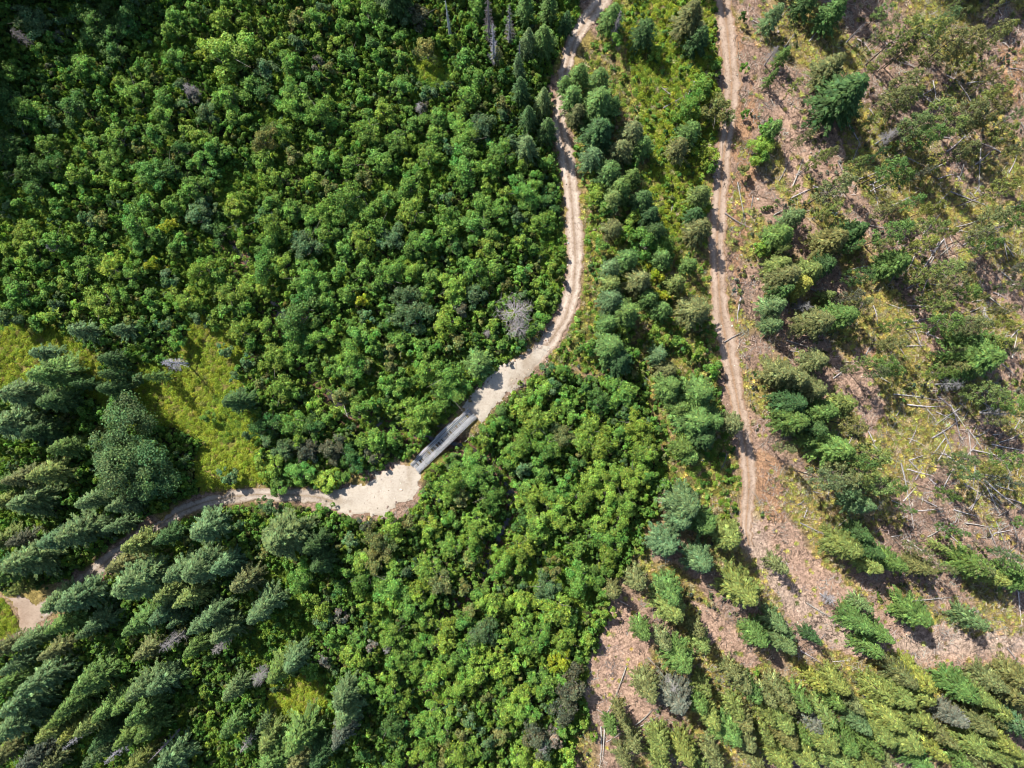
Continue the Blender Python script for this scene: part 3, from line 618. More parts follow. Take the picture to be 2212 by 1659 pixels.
# ------------------------------------------------------------------ survey of single plants
# per survey square (column,row): "x y width tint" in thirds of a sheet unit
BROAD_AT = {
(0,0): """200 110 200 b,260 160 150 b,340 240 130 g,520 100 150 d,1120 110 150 g,990 80 120 d,1240 60 120 g,1100 200 150 g,1250 150 120 g,1430 130 150 y,1600 130 120 y,1450 350 300 y,1340 310 150 y,1540 420 140 y,
1130 370 150 g,930 410 140 g,880 460 110 y,560 420 180 g,430 480 120 g,520 480 130 g,780 530 120 y,660 620 130 g,880 600 180 g,1060 650 150 g,1180 560 130 b,1260 600 130 r,1480 640 200 g,1620 560 160 g,
1050 740 160 g,770 780 140 g,850 850 120 g,1200 850 140 y,1290 890 150 y,1000 870 160 g,750 900 160 g,600 930 140 g,700 1020 170 y,520 980 120 g,1380 960 160 g,1480 1000 120 g,1300 1050 160 g,970 1100 200 g,
930 1170 120 y,490 1150 160 y,640 1160 120 y,390 1220 120 g,180 720 200 g,300 950 150 g,450 680 200 d,230 1230 180 d,560 1290 120 g,370 1320 130 g,400 1390 120 g,560 1400 140 b,650 1430 130 o,480 1480 110 y,
230 1450 140 y,160 1530 180 y,350 1560 150 g,870 1450 200 g,1000 1500 180 g,1100 1480 140 Y,1180 1540 140 g,1100 1330 160 g,940 1330 150 g,1250 1230 200 g,1330 1310 140 b,1280 1400 200 b,1520 1330 160 y,1580 1280 110 y,
1420 1500 150 d,1140 1600 150 g,900 1590 150 g,1580 1540 120 y,60 1610 140 y,200 1600 160 y,430 1570 120 g,620 1560 140 g,80 460 150 g,150 480 110 g,340 780 120 b,120 1330 120 g,60 1350 120 b,380 250 90 k,740 340 160 d,640 140 220 d,740 220 200 d,590 250 180 d,820 120 180 d,
60 620 180 d,60 950 200 d,180 1060 200 d,330 1080 180 d,110 780 160 d,1330 730 150 b,1510 760 150 g,1600 780 130 g,1180 960 150 d,1100 1100 160 d,1400 1130 130 d""",
(1,0): """60 150 130 y,30 320 110 y,150 300 130 y,250 130 140 o,380 110 160 g,420 60 130 b,570 60 140 g,600 20 120 y,740 60 200 g,900 60 130 g,1060 110 160 k,1000 110 120 b,830 190 120 g,560 160 130 g,630 180 120 g,410 250 140 y,270 270 130 b,540 290 140 y,
610 370 150 g,240 400 180 g,60 450 160 b,400 400 100 r,480 450 120 o,760 290 140 d,780 370 140 g,700 500 100 y,820 510 140 g,950 240 120 g,1100 330 150 o,1180 260 100 y,1440 60 150 g,1400 180 120 g,1350 360 160 g,1450 500 160 g,1600 480 120 d,
940 560 160 g,240 580 180 g,60 600 160 d,400 520 140 d,250 690 180 g,420 720 200 g,570 700 110 g,690 650 140 g,830 720 160 y,720 850 200 g,1100 590 140 b,1370 610 200 g,1180 750 200 g,1020 800 150 g,1320 820 160 g,1460 820 180 b,1580 740 140 b,
1600 680 120 o,1350 920 200 g,900 920 180 g,1000 900 120 y,1130 1000 180 g,1580 980 200 g,380 900 120 g,60 900 180 o,180 850 150 g,60 1030 160 g,250 990 140 o,420 1010 180 g,600 1060 150 g,790 1030 160 g,840 1070 150 g,700 1140 140 o,1000 1090 120 y,
1350 1080 220 g,1500 1210 130 y,1330 1160 150 g,1000 1200 200 g,350 1180 140 y,480 1230 130 o,140 1150 150 y,560 1290 240 g,680 1260 120 g,850 1290 150 g,1000 1350 220 y,1160 1260 130 g,1250 1290 120 b,1230 1390 160 g,1450 1330 200 g,1620 1250 140 y,
1580 1380 150 g,100 1310 150 g,60 1400 160 d,230 1380 200 g,430 1360 180 g,350 1440 150 g,740 1380 180 g,110 1480 200 g,450 1520 160 g,640 1480 150 g,700 1540 200 y,800 1480 150 g,320 1610 200 b,80 1580 180 g,560 1600 160 g,900 1540 180 b,1110 1540 180 g,
1250 1500 160 g,1400 1460 200 g,1530 1520 160 g,1500 1610 160 y,1000 1620 150 g,1300 1600 150 d,1160 870 160 g,1240 960 120 b,740 740 130 g,500 780 130 g,330 640 130 g,980 720 120 g,1080 690 90 r,1500 1090 150 g""",
(2,0): """60 1070 130 y,90 1230 200 g,110 1330 160 g,40 1400 140 b,200 1440 170 g,240 1300 150 d,60 1560 140 y,140 1600 130 g,170 1140 140 g,240 1060 120 g,40 930 150 b,550 1270 150 y,600 1340 150 g,780 1400 140 y,750 1500 150 y,860 1560 200 g,990 1600 170 g,590 1600 140 g,
1330 430 100 g,1240 560 160 g,1160 690 190 g,1320 690 200 o,1270 1000 160 y,1280 1090 110 g,1590 960 170 y,1510 1100 110 o,1640 830 130 g,1510 430 70 g,1520 730 60 g,1610 1600 150 y,260 1210 120 g,560 1300 90 g,1500 100 60 d,1620 1010 130 g,950 330 110 y,660 260 150 g""",
(0,1): """150 50 130 y,60 30 110 g,560 50 160 g,720 60 170 y,860 60 140 y,870 120 160 g,1000 50 120 Y,1090 170 150 b,1300 90 180 y,1420 130 150 g,1480 220 200 y,1620 220 180 y,1200 280 190 y,960 290 150 g,840 260 140 g,660 290 210 y,510 320 130 y,420 170 150 y,300 190 140 g,120 220 200 g,
360 310 130 b,100 320 140 g,60 390 160 b,240 420 140 g,700 430 130 y,850 430 130 o,920 460 130 d,1060 450 120 b,1150 500 130 g,1400 430 150 y,1550 480 180 y,950 580 90 g,900 800 110 b,1590 680 120 b,1640 560 130 g,1340 1040 100 g,560 130 150 g,450 60 120 g,250 70 140 g,760 240 130 g,1330 180 120 y,
1100 350 120 g,1010 350 130 g,1290 390 140 b,1470 350 150 g,1580 330 150 g,760 940 140 g,1470 1440 150 b,1150 580 130 g,1450 620 120 b,1040 660 100 g,330 400 150 y,680 540 110 g,1600 1150 80 b""",
(1,1): """60 60 200 g,180 50 160 y,340 130 220 g,390 50 130 g,50 220 160 y,210 250 90 y,440 210 180 g,450 290 160 g,290 360 270 d,200 400 150 b,60 460 160 y,240 500 220 g,250 580 180 g,420 520 170 g,100 650 200 y,190 620 120 g,520 440 120 y,600 250 160 g,680 290 130 Y,620 430 120 g,650 510 160 g,
770 200 140 g,830 150 160 g,870 100 180 g,1000 100 170 y,970 270 180 b,1000 400 240 b,1150 370 130 b,1230 430 190 y,1280 180 190 y,1280 250 140 g,1410 260 160 b,1330 360 150 k,1550 450 110 y,1140 130 160 g,1400 100 200 g,1550 80 160 g,1100 230 150 g,760 530 150 g,740 600 140 g,930 550 160 g,
870 600 110 o,1050 600 150 g,1150 600 150 g,1300 570 150 o,1590 560 140 g,620 670 220 g,560 740 180 g,480 740 150 g,720 720 140 o,880 700 140 o,960 800 150 g,1100 730 190 y,1250 760 230 g,1220 880 240 g,850 800 140 g,540 890 140 o,380 960 140 y,160 840 180 y,20 820 100 o,680 980 160 g,
760 950 130 g,860 870 140 g,920 890 150 g,880 980 140 y,1060 1010 230 y,1040 1090 190 y,520 1000 150 y,460 1060 130 g,230 1090 190 g,370 1100 160 d,60 1100 190 d,90 1190 150 b,280 1180 140 y,190 1270 180 b,330 1260 170 k,480 1260 170 k,620 1310 170 d,760 1300 130 k,780 1180 220 g,900 1210 120 g,
1000 1260 150 g,1100 1190 120 y,880 1090 100 g,40 1320 150 y,110 1370 160 y,280 1400 180 g,430 1450 160 y,500 1480 130 Y,570 1420 120 g,700 1440 130 g,150 1470 160 g,1150 1160 110 o,1530 1120 150 g,1600 1060 130 g,1480 1190 150 y,1180 1370 160 y,1290 1290 150 g,1290 1380 160 g,1400 1450 210 g,
1250 1480 190 y,1180 1540 120 y,1510 1420 160 g,1530 1540 200 g,1310 1570 150 o,1600 970 150 g,1110 1420 120 y,1630 1250 140 g,1390 1300 140 g,1630 1360 140 g,1430 1340 130 g,80 1630 140 b,430 1640 120 g,830 320 130 g,720 380 130 b,850 450 120 d,560 100 150 g,700 80 160 g""",
(2,1): """60 100 150 g,180 170 140 y,250 80 120 y,230 240 140 g,200 300 130 y,200 400 150 g,120 470 130 g,60 560 140 d,720 490 140 y,930 480 120 y,990 540 130 y,1090 560 130 g,780 640 130 g,490 600 130 g,1190 620 140 y,780 760 110 o,70 960 150 y,190 870 170 y,240 740 120 b,110 820 130 y,330 900 150 g,
160 1060 220 y,60 1010 150 y,350 950 170 g,380 1040 150 g,470 840 150 d,560 930 170 d,720 900 220 g,650 850 150 g,500 1110 170 y,450 1200 170 y,600 1220 190 y,540 1280 150 y,830 1090 190 y,880 1290 220 y,900 1230 140 y,720 1030 130 b,80 1220 170 g,230 1250 180 g,160 1330 150 g,330 1190 170 o,
20 1290 140 y,60 1370 140 b,200 1400 160 g,520 1450 190 y,660 1430 160 y,790 1460 180 y,400 1350 140 d,90 1500 160 g,130 1560 170 y,40 1600 130 y,270 1560 170 g,330 1470 150 g,450 1560 190 y,620 1560 190 y,740 1610 180 y,300 1620 160 y,870 1420 140 g,1000 1490 120 g,920 120 130 Y,980 270 130 Y,1290 740 140 g,
280 830 130 b,800 980 130 g,700 1130 140 g,1100 560 90 y,340 730 130 g""",
(1,2): """600 60 130 g,700 90 150 k,880 90 190 y,800 200 200 o,620 190 150 b,1000 60 150 o,930 170 150 y,1130 100 160 y,1250 40 150 g,1440 80 190 y,1250 220 170 g,1400 190 180 g,1380 310 150 o,1590 340 180 g,1570 250 130 y,680 330 160 y,780 330 180 o,900 330 150 y,970 370 150 b,900 470 220 g,
700 440 190 g,1100 370 190 y,1190 460 180 o,1050 540 190 y,1130 570 140 y,700 590 140 y,900 580 150 y,790 640 120 y,1000 620 190 g,1080 700 160 y,1330 510 150 o,1450 520 160 g,1530 620 190 y,1400 640 150 o,420 620 160 y,450 720 150 b,560 760 130 g,540 690 130 r,650 810 160 g,480 830 150 g,
880 820 180 y,1060 860 190 g,1240 760 180 y,1230 850 170 y,1350 700 160 g,1470 800 190 b,1350 890 170 g,1270 960 160 g,1420 930 160 y,1520 930 140 y,1620 820 140 y,600 900 160 y,700 950 150 y,640 960 140 y,740 870 120 r,940 940 190 g,870 970 150 g,440 950 120 r,360 1010 160 g,860 1060 150 y,
1050 1010 190 g,900 1090 150 y,1150 1060 170 y,1220 1030 130 y,1340 1120 190 y,1450 1050 160 y,1570 1020 190 y,700 1120 160 g,870 1180 160 g,950 1230 150 y,1140 1330 190 g,1060 1400 160 g,880 1400 180 d,1200 1420 160 g,1270 1330 130 y,1370 1350 150 b,1330 1430 130 o,1620 1300 160 y,
1100 1560 180 y,1020 1590 140 y,1300 1570 200 y,1400 1550 160 y,1200 1620 140 o,1500 1470 150 b,1480 1560 130 d,1600 1450 150 o,700 1560 150 d,900 1630 150 g,280 440 170 g,330 540 140 y,600 370 150 g,330 350 150 g,1540 130 140 g,1240 1470 140 o,540 500 130 d""",
(2,2): """60 60 150 d,180 60 210 y,330 50 180 y,150 140 150 y,560 90 160 y,700 60 180 y,620 170 190 g,640 270 170 y,60 250 190 y,40 350 150 y,260 380 150 o,430 240 160 g,240 480 190 b,430 440 220 g,560 430 180 g,280 640 230 y,350 700 160 g,60 600 180 y,60 720 190 y,320 840 170 y,320 960 160 Y,600 640 140 y,
500 830 140 y,200 790 170 g,30 980 150 y,100 870 170 g,150 1070 150 g,80 1200 170 y,60 1300 190 y,220 1130 190 g,330 1080 140 g,400 1150 230 k,340 1290 190 k,160 1470 210 k,270 1470 160 r,60 1590 170 y,340 1430 140 g,370 1590 140 y,530 1460 70 y,190 1610 160 y,600 530 120 g,1580 1040 55 y""",
}
FIR_AT = {
(1,0): "880 -60 300 d,1450 -40 160 d,1560 360 90 o",
(2,0): """90 60 150 g,240 60 140 g,350 150 120 d,210 270 190 g,100 290 150 b,60 600 160 d,200 650 150 b,110 760 150 d,220 850 160 d,40 440 100 b,430 490 140 g,345 560 110 g,555 540 200 b,390 650 150 g,560 700 240 b,660 690 110 g,420 740 140 o,560 870 220 d,520 1030 150 b,
630 1140 200 g,780 1150 130 g,700 1230 180 d,900 1400 150 d,640 120 170 g,860 220 170 d,1160 120 220 d,1200 260 160 d,1150 870 150 g,1220 1260 150 d,780 870 180 o,700 980 160 o,840 950 150 d,1080 960 150 o,1200 1500 180 o,650 1480 130 o,840 1300 170 d,650 1290 150 d,930 1500 150 d,100 960 160 b,1180 1400 120 d""",
(3,0): """240 20 150 d,400 90 180 g,90 370 90 g,380 460 210 o,20 510 70 g,20 850 110 g,490 640 340 d,540 1510 200 d,380 1570 210 o,60 1530 190 g,150 1420 150 b,20 120 130 b""",
(0,1): """570 490 160 b,820 480 150 b,740 670 150 d,750 770 130 d,300 630 140 b,380 760 260 g,200 900 260 b,400 930 200 d,130 1080 270 b,300 1130 200 d,450 1230 170 g,340 1400 220 y,180 1420 200 o,230 1590 230 b,70 1580 160 y,1550 940 190 d,560 830 110 d,760 860 150 d,1030 780 100 g,
60 1470 160 g,620 1570 170 b,830 1590 190 b""",
(1,1): "1440 700 240 g,1590 1000 90 g",
(2,1): """640 90 150 b,640 180 150 d,820 160 190 o,740 30 150 g,960 20 140 b,640 280 190 b,740 380 230 g,620 440 140 b,960 350 140 g,1170 350 230 b,640 600 240 g,700 680 200 d,950 640 135 b,1000 740 150 o,1010 830 180 b,1190 880 240 g,1180 1060 280 g,1290 1060 190 g,1420 1080 150 o,1080 980 150 d,1100 1240 150 g,
1150 1290 120 g,1010 880 150 g,1100 1590 250 b,1060 180 140 d,880 270 130 d,1140 60 120 g,1230 1170 200 d""",
(3,1): """60 60 160 y,100 140 220 o,250 110 190 y,340 70 170 d,180 200 160 Y,80 230 140 g,370 260 90 y,30 330 160 b,20 450 130 b,310 420 240 o,450 390 200 g,800 50 190 g,1260 560 160 d,1380 560 190 g,1320 660 280 g,60 750 200 o,150 800 200 o,280 860 190 o,140 950 220 d,140 1060 220 g,290 1120 150 d,
480 960 170 y,350 1000 170 g,230 1190 100 g,400 1240 230 g,570 1600 180 b,300 680 180 o""",
(0,2): """550 110 280 b,420 170 200 b,230 300 280 b,120 380 200 g,160 490 120 y,790 80 150 b,920 200 190 y,920 420 300 b,820 330 190 o,1360 90 250 b,1330 330 250 b,1180 370 200 b,1480 330 200 b,1110 510 180 y,1250 540 190 y,1600 430 190 o,540 530 240 b,420 560 200 b,680 680 170 b,450 700 190 g,620 740 130 b,
950 700 210 g,1080 640 160 b,1170 680 110 b,1300 720 160 b,1400 640 200 b,1480 750 190 b,1290 850 150 g,60 180 180 y,170 170 130 k,230 820 150 b,60 870 160 o,140 970 140 b,300 1060 240 b,200 1190 240 b,90 1080 170 g,180 1320 240 b,60 1400 180 b,520 1200 190 g,640 1060 220 g,370 1380 190 y,450 1300 170 g,
640 1330 170 y,740 1240 180 g,860 1190 190 g,960 1100 200 b,1080 1070 200 b,960 1270 210 g,870 1420 190 g,1000 1370 190 g,510 1400 150 Y,1540 1130 160 b,1520 1370 150 g,1120 1580 240 b,900 1620 170 y,50 1550 170 o,250 1570 180 k,980 880 160 o,380 880 150 o,60 330 150 d,1100 150 150 d,700 1440 150 d,340 1620 160 o,650 1560 130 b""",
(1,2): """200 150 330 b,90 570 200 b,400 200 200 d,420 320 180 d,190 1000 230 g,260 930 180 b,590 1170 200 b,600 1290 230 b,560 1420 180 k,300 1440 280 g,150 1560 240 g,270 1600 200 o,430 1540 190 d,30 640 160 b,100 1440 180 y,60 1350 90 b""",
(2,2): """1070 40 190 b,1240 60 190 g,1380 140 210 y,990 190 220 b,1210 310 210 b,1010 500 210 g,1010 600 230 y,800 430 150 o,650 490 130 o,1470 490 270 y,840 760 140 g,1190 740 130 o,1210 830 140 y,970 820 130 o,1080 930 230 g,1230 1100 120 y,870 1120 200 o,1060 1190 250 r,1190 1210 150 g,640 1370 115 g,690 1280 120 o,
780 1470 130 o,740 1380 100 o,950 1460 190 y,1100 1530 230 y,950 1590 180 y,720 1570 150 o,1580 790 190 g,1480 1080 150 o,1540 1160 150 g,1420 1020 130 o,1480 1320 180 o,1500 1450 180 o,1640 1180 140 o,1630 1430 130 y,1300 1590 160 o,1640 1290 140 y,1560 1580 150 o""",
(3,2): """50 330 120 o,580 130 150 d,470 200 210 y,620 230 180 d,640 330 170 y,780 310 150 g,960 340 160 o,1300 320 200 g,1430 400 140 y,1620 430 190 g,930 650 220 g,600 590 110 b,560 690 180 g,690 770 170 g,630 860 160 g,1290 680 160 b,275 800 110 d,40 700 150 b,90 830 200 b,60 1130 150 o,100 1200 170 o,290 1080 130 Y,430 1090 170 y,
410 1190 150 g,560 1330 180 b,540 1220 150 o,760 1300 260 y,700 1400 220 y,860 1450 260 y,930 1050 220 Y,970 1150 200 y,850 1040 180 o,1220 1110 220 g,1330 1170 210 y,1420 1070 180 o,1520 1150 170 o,1590 1060 190 o,1330 1340 200 o,1440 1240 180 y,1170 1300 180 r,1560 1330 180 b,1300 1480 190 y,1100 1430 170 o,1480 1460 190 y,
1620 1400 160 g,330 1430 270 y,420 1560 250 y,220 1560 240 y,100 1420 180 o,60 1570 200 y,1060 1530 150 Y,1450 1570 150 y,720 1580 170 o,640 1480 170 g,260 1350 160 r,1230 1600 170 g,1560 1550 170 y,1100 220 70 y""",
}
PINE_AT = {
(3,0): """860 220 190 y,1000 230 200 y,1150 300 220 o,1290 270 190 o,1440 240 150 o,1510 200 110 y,720 400 90 y,870 540 180 o,850 650 200 o,1050 740 190 y,940 820 200 b,1300 740 220 o,1450 720 190 o,1640 730 110 b,1250 1000 150 o,1020 900 190 g,1470 590 120 y,1510 880 140 y,1600 960 110 o,
780 1090 190 g,840 1150 150 g,440 1210 180 o,330 1030 100 y,150 1240 60 Y,410 1350 120 y,820 1510 200 g,1060 1350 120 y,960 1470 120 y,1080 1490 130 y,1480 1230 170 y,1440 1420 170 o,1600 1430 150 g,1000 1600 150 y,1380 1600 140 g,770 190 100 o,930 640 130 y,1150 830 160 y,1130 130 150 b,720 990 70 d,
780 30 120 y,1350 1530 150 o,240 890 80 o""",
(3,1): """590 120 140 d,1020 110 140 y,1150 90 180 y,1260 230 160 g,1180 190 140 o,1080 340 80 y,1130 440 200 g,1250 440 160 o,1350 460 150 o,1460 560 140 y,820 560 130 o,760 700 140 g,820 740 120 g,700 760 120 o,560 1090 150 o,660 1280 200 y,600 1320 180 g,480 1420 200 o,360 1440 190 o,
600 1400 180 y,700 1490 170 y,800 1500 140 g,1420 890 180 y,1540 940 190 g,1610 1330 170 g,1440 1380 100 y,1260 1400 130 b,1150 1530 110 g,1620 600 80 o,1250 1310 120 b,1480 440 90 Y,1600 450 80 Y""",
(3,2): """1200 130 90 g,1540 260 110 b,1590 370 140 g,1370 350 130 o""",
}
# standing dead trees: column,row, tip x y, base height, kind, radius, tint
SNAG_AT = [
 (1,0,1535,185,17,'dense',1.5,(0.95,0.97,1.15)), (1,0,1222,-10,17,'thin',0.8,(1.35,1.4,1.45)), (2,0,50,280,9,'thin',0.5,(0.8,0.85,0.95)),
 (2,1,20,360,9,'spiky',4.4,(1.35,1.28,1.27)), (2,1,40,470,7,'spiky',3.0,(1.15,1.1,1.1)), (0,1,1070,690,11,'white',2.2,(1.25,1.27,1.45)),
 (1,2,30,1060,8,'bush',1.8,(0.95,0.92,0.95)), (0,2,700,1610,13,'white',1.7,(1.1,1.12,1.25)), (0,2,430,1520,13,'white',1.4,(0.95,0.98,1.05)),
 (0,2,1570,1540,9,'white',1.5,(1.15,1.1,1.05)), (0,2,980,1600,13,'thin',1.1,(0.9,0.8,0.9)), (0,2,1120,830,12,'bush',1.6,(0.95,0.93,0.93)),
 (0,2,1430,870,10,'bush',1.3,(1.0,0.97,0.95)), (1,0,1500,-30,20,'dense',1.6,(0.55,0.5,0.55)), (1,0,1640,60,16,'dense',1.4,(0.7,0.68,0.75)),
 (3,2,390,560,6,'bush',1.4,(1.0,1.02,1.1)), (3,2,1230,1310,9,'bush',1.4,(0.95,0.98,1.0)), (2,2,1040,1120,9,'bush',1.5,(1.0,1.0,1.02)),
 (2,2,200,1500,7,'bush',1.6,(0.9,0.88,0.86)), (2,0,700,90,12,'dense',1.3,(0.7,0.66,0.7)), (3,0,780,880,9,'bush',1.5,(0.95,0.95,1.0)), (3,0,30,350,8,'bush',1.2,(0.75,0.72,0.72)),
 (3,1,1190,830,9,'bush',1.5,(0.8,0.82,0.86)), (3,1,1500,1020,10,'bush',1.4,(0.8,0.82,0.86)), (1,0,1060,700,5,'bush',1.0,(1,1,1)), (0,0,1240,590,7,'bush',1.5,(0.85,0.8,0.82)),
 (3,0,1420,1500,11,'bush',1.5,(0.85,0.86,0.9)), (0,0,340,1600,5,'bush',1.0,(0.85,0.8,0.9)), (3,1,230,330,8,'bush',1.4,(0.7,0.72,0.72)), (3,2,300,1330,8,'bush',1.3,(1.0,1.0,1.02)),
 (1,2,850,880,5,'bush',1.0,(0.9,0.9,0.9)), (1,1,1500,500,3.5,'bush',1.0,(0.9,0.86,0.86)), (0,0,140,240,8,'bush',1.3,(0.7,0.65,0.65)), (3,0,620,160,8,'thin',1.0,(0.7,0.7,0.75)),
]
# fallen trunks: ends in the same units
LOG_AT = {
(2,0): "980 700 1140 610,1140 612 1190 512,1052 878 1082 758,1462 1178 1520 1470,1562 1268 1548 1370,1380 1380 1560 1480,1170 930 1240 950,1560 130 1659 180,1540 740 1572 700,1040 1320 1030 1382,960 560 1040 620",
(3,0): """0 190 140 45,940 595 1100 652,1090 640 1210 722,1030 640 1185 762,1070 520 1092 680,800 380 955 432,880 470 962 456,850 370 985 462,1120 885 1205 896,655 700 692 752,1380 960 1372 1250,1270 1060 1224 1192,1180 1240 1450 1342,1550 1342 1700 1325,1490 40 1610 -10,1560 440 1690 462,
160 1205 232 1022,152 1282 312 1208,180 1132 272 1082,40 1392 132 1340,1112 1540 1058 1655,1142 1548 1068 1652,990 1550 974 1592,1640 790 1670 860,890 1280 962 1312,1000 1420 1052 1482,1220 1470 1380 1420,265 268 340 170,660 1200 800 1120,660 1240 780 1180,710 630 800 555,1040 1110 1160 1050,20 640 50 690""",
(3,1): """690 60 520 92,950 0 900 102,1080 0 1050 52,1040 130 990 272,1062 0 958 152,822 120 780 192,900 210 1022 168,940 275 1062 332,900 320 1075 336,880 432 1082 394,590 258 622 332,682 320 712 440,1310 362 1390 322,1380 362 1482 340,1400 330 1422 482,120 545 342 612,140 615 222 620,890 585 1022 582,
1060 750 1202 872,810 895 1152 945,900 962 1142 972,1030 990 1092 1062,860 1340 926 1655,1130 1120 1202 1292,1140 1280 1312 1402,1180 960 1290 1120,1290 1120 1402 1282,1310 1252 1582 1322,1300 1150 1310 1332,1342 1360 1330 1502,1380 1412 1562 1440,1282 1480 1332 1430,1400 1450 1642 1642,1420 1500 1502 1665,
900 1380 1062 1422,1240 990 1090 1092,1150 1180 1048 1312,1060 1180 1272 1040,970 1652 1132 1636,1582 660 1622 480,1520 702 1612 782,1450 1220 1670 1262,290 1525 352 1542,1640 1600 1500 1552,1100 1330 1180 1180,1210 1010 1250 1180,1090 1010 1230 1070,1350 1430 1480 1560""",
(3,2): """210 70 382 152,430 110 532 28,800 160 872 150,900 180 1042 282,930 0 946 112,1100 70 1282 242,1480 60 1552 242,1570 40 1622 192,1212 70 1240 0,1270 70 1452 102,1622 510 1652 762,930 577 1242 548,250 588 422 692,210 900 342 976,420 970 512 964,430 980 482 1052,860 1210 1002 1332,330 842 372 788,1552 882 1642 1002,600 900 590 850""",
(2,2): "700 575 772 616,742 1002 650 1242,650 1242 604 1322,800 1382 912 1284,802 1402 952 1320,576 1390 566 1670,600 1390 588 1602,790 200 796 282,612 1490 702 1440,690 1512 752 1642,550 1280 612 1322,450 1430 482 1482,880 940 952 1012,1030 790 1072 832,745 780 750 802",
(2,1): "1375 558 1500 490,1482 270 1460 432,870 740 932 740,850 770 902 822,1520 810 1572 816,1392 1280 1350 1392,520 820 602 826,1080 1300 1130 1360",
(1,1): "1580 450 1662 418,1510 522 1582 490,540 980 590 1040,570 960 600 1060",
(1,2): "430 1380 500 1270,800 730 800 800,640 1050 760 1030",
}
# ------------------------------------------------------------------ labels
USED = set()
def pct(x, y, z):
    dx, dy = tosheet(x, y, z)
    return dx/22.12, dy/16.59
ONES = 'zero one two three four five six seven eight nine ten eleven twelve thirteen fourteen fifteen sixteen seventeen eighteen nineteen'.split()
TENS = 'zero ten twenty thirty forty fifty sixty seventy eighty ninety'.split()
def words(n):
    n = int(min(max(n, 0), 99))
    return ONES[n] if n < 20 else TENS[n//10]+('-'+ONES[n % 10] if n % 10 else '')
def where(dx, dy):
    def near(line, d): return float(seg_dist([dx], [dy], line)[0]) < d
    if near([(895, 1010), (1015, 900)], 55): return 'beside the plank bridge'
    if near(PAD+PAD[:1], 40): return 'edging the gravel turning place'
    if near(ROAD_A, 50): return 'by the pale curved track'
    if near(ROAD_A2, 45): return 'by the lower left track'
    if near(ROAD_B, 50): return 'by the straight pink track'
    if dx > 1640 and dy < 1100: return 'on the log-strewn slope'
    if dx > 1580 and dy >= 1380: return 'in the lower right wood'
    if dx > 1560: return 'on the bare pink slope'
    if dx > 1330 and dy >= 1050: return 'on the lower right slope'
    if dx > 1200 and dy < 1050 and (dy < 780 or dx > 1400): return 'between the two tracks'
    if dx < 620 and dy > 1090: return 'in the lower left wood'
    if dx < 600 and dy > 700: return 'beside the yellow meadow'
    if dy < 1000 and dx < 1230: return 'in the upper left thicket'
    return 'in the lower thicket'
def lab(look, x, y, z):
    a, b = pct(x, y, z); base = '%s %s, ' % (look, where(a*22.12, b*16.59))
    best = None
    for da, db in ((0, 0), (.5, 0), (-.5, 0), (0, .5), (0, -.5), (.5, .5), (-.5, -.5), (.5, -.5), (-.5, .5), (1, 0), (-1, 0), (0, 1), (0, -1), (1, 1), (-1, -1)):
        s = base + '%s percent across, %s down' % (words(round(a+da)), words(round(b+db)))
        if s not in USED: best = s; break
    USED.add(best or s); return best or s

def place(model, name, cat, look, group, x, y, z, rad, h, tint, trunk_tint=None, label_h=0.6, jit=0.10):
    t = bpy.data.objects.new(name, None); C.objects.link(t)
    t.empty_display_size = 0.5
    sx = rad/model.rad; sz = h/model.h
    t.location = (x, y, z-0.05); t.rotation_euler = (random.uniform(-.03, .03), random.uniform(-.03, .03), random.uniform(0, 6.283)); t.scale = (sx*random.uniform(.93, 1.07), sx*random.uniform(.93, 1.07), sz)
    tag(t, lab(look, x, y, z+h*label_h), cat, group)
    c = bpy.data.objects.new('crown', model.crown); C.objects.link(c); c.parent = t
    v = math.exp(random.gauss(0, jit)); hh = random.gauss(0, jit*0.6)
    c.color = (tint[0]*v*(1+hh), tint[1]*v, tint[2]*v*(1-hh), 1)
    k = bpy.data.objects.new('trunk', model.trunk); C.objects.link(k); k.parent = t
    return t

def entries(tab):
    for (cx, cy), s in tab.items():
        for e in s.replace('\n', ' ').split(','):
            e = e.split()
            if len(e) == 4: yield cx, cy, cx*553+float(e[0])/3, cy*553+float(e[1])/3, float(e[2]), e[3]

# ---- broadleaf crowns: surveyed ones first, then the gaps of the thicket filled
cands = []
for cx, cy, dx, dy, wd, t in entries(BROAD_AT): cands.append([dx, dy, wd*1.06, t, 1])
pts = np.array([[c[0], c[1], c[2]/6] for c in cands])
g = np.random.default_rng(55)
firpts = np.array([[e[2], e[3], e[4]/6] for e in entries(FIR_AT)])
taken = np.concatenate([pts, firpts])
fill = []
for _ in range(26000):
    dx, dy = g.uniform(-20, 1480), g.uniform(-20, 1680); wd = 70*math.exp(abs(g.normal(0, .42)))
    r = wd/6
    d = np.hypot(taken[:, 0]-dx, taken[:, 1]-dy)
    if np.any(d < (taken[:, 2]+r)*0.90): continue
    fill.append((dx, dy, wd)); taken = np.concatenate([taken, [[dx, dy, r]]])
fa = np.array(fill)
fx_, fy_ = sheet(fa[:, 0], fa[:, 1], 3.0)
zf = zones(fx_, fy_)
cdist = seg_dist(fa[:, 0], fa[:, 1], CREEK)
ok = zf['thick'] & (zf['road'] > fa[:, 2]/6*0.75) & (cdist > 10)
for (dx, dy, wd), o_ in zip(fill, ok):
    if o_:
        t = g.choice(list('ggggggyyydbo')) if dx > 240 or dy > 420 else g.choice(list('ggddbbyk'))
        cands.append([dx, dy, wd, t, 0])
cands.sort(key=lambda c: -(c[2]+(18 if c[4] else 0)))
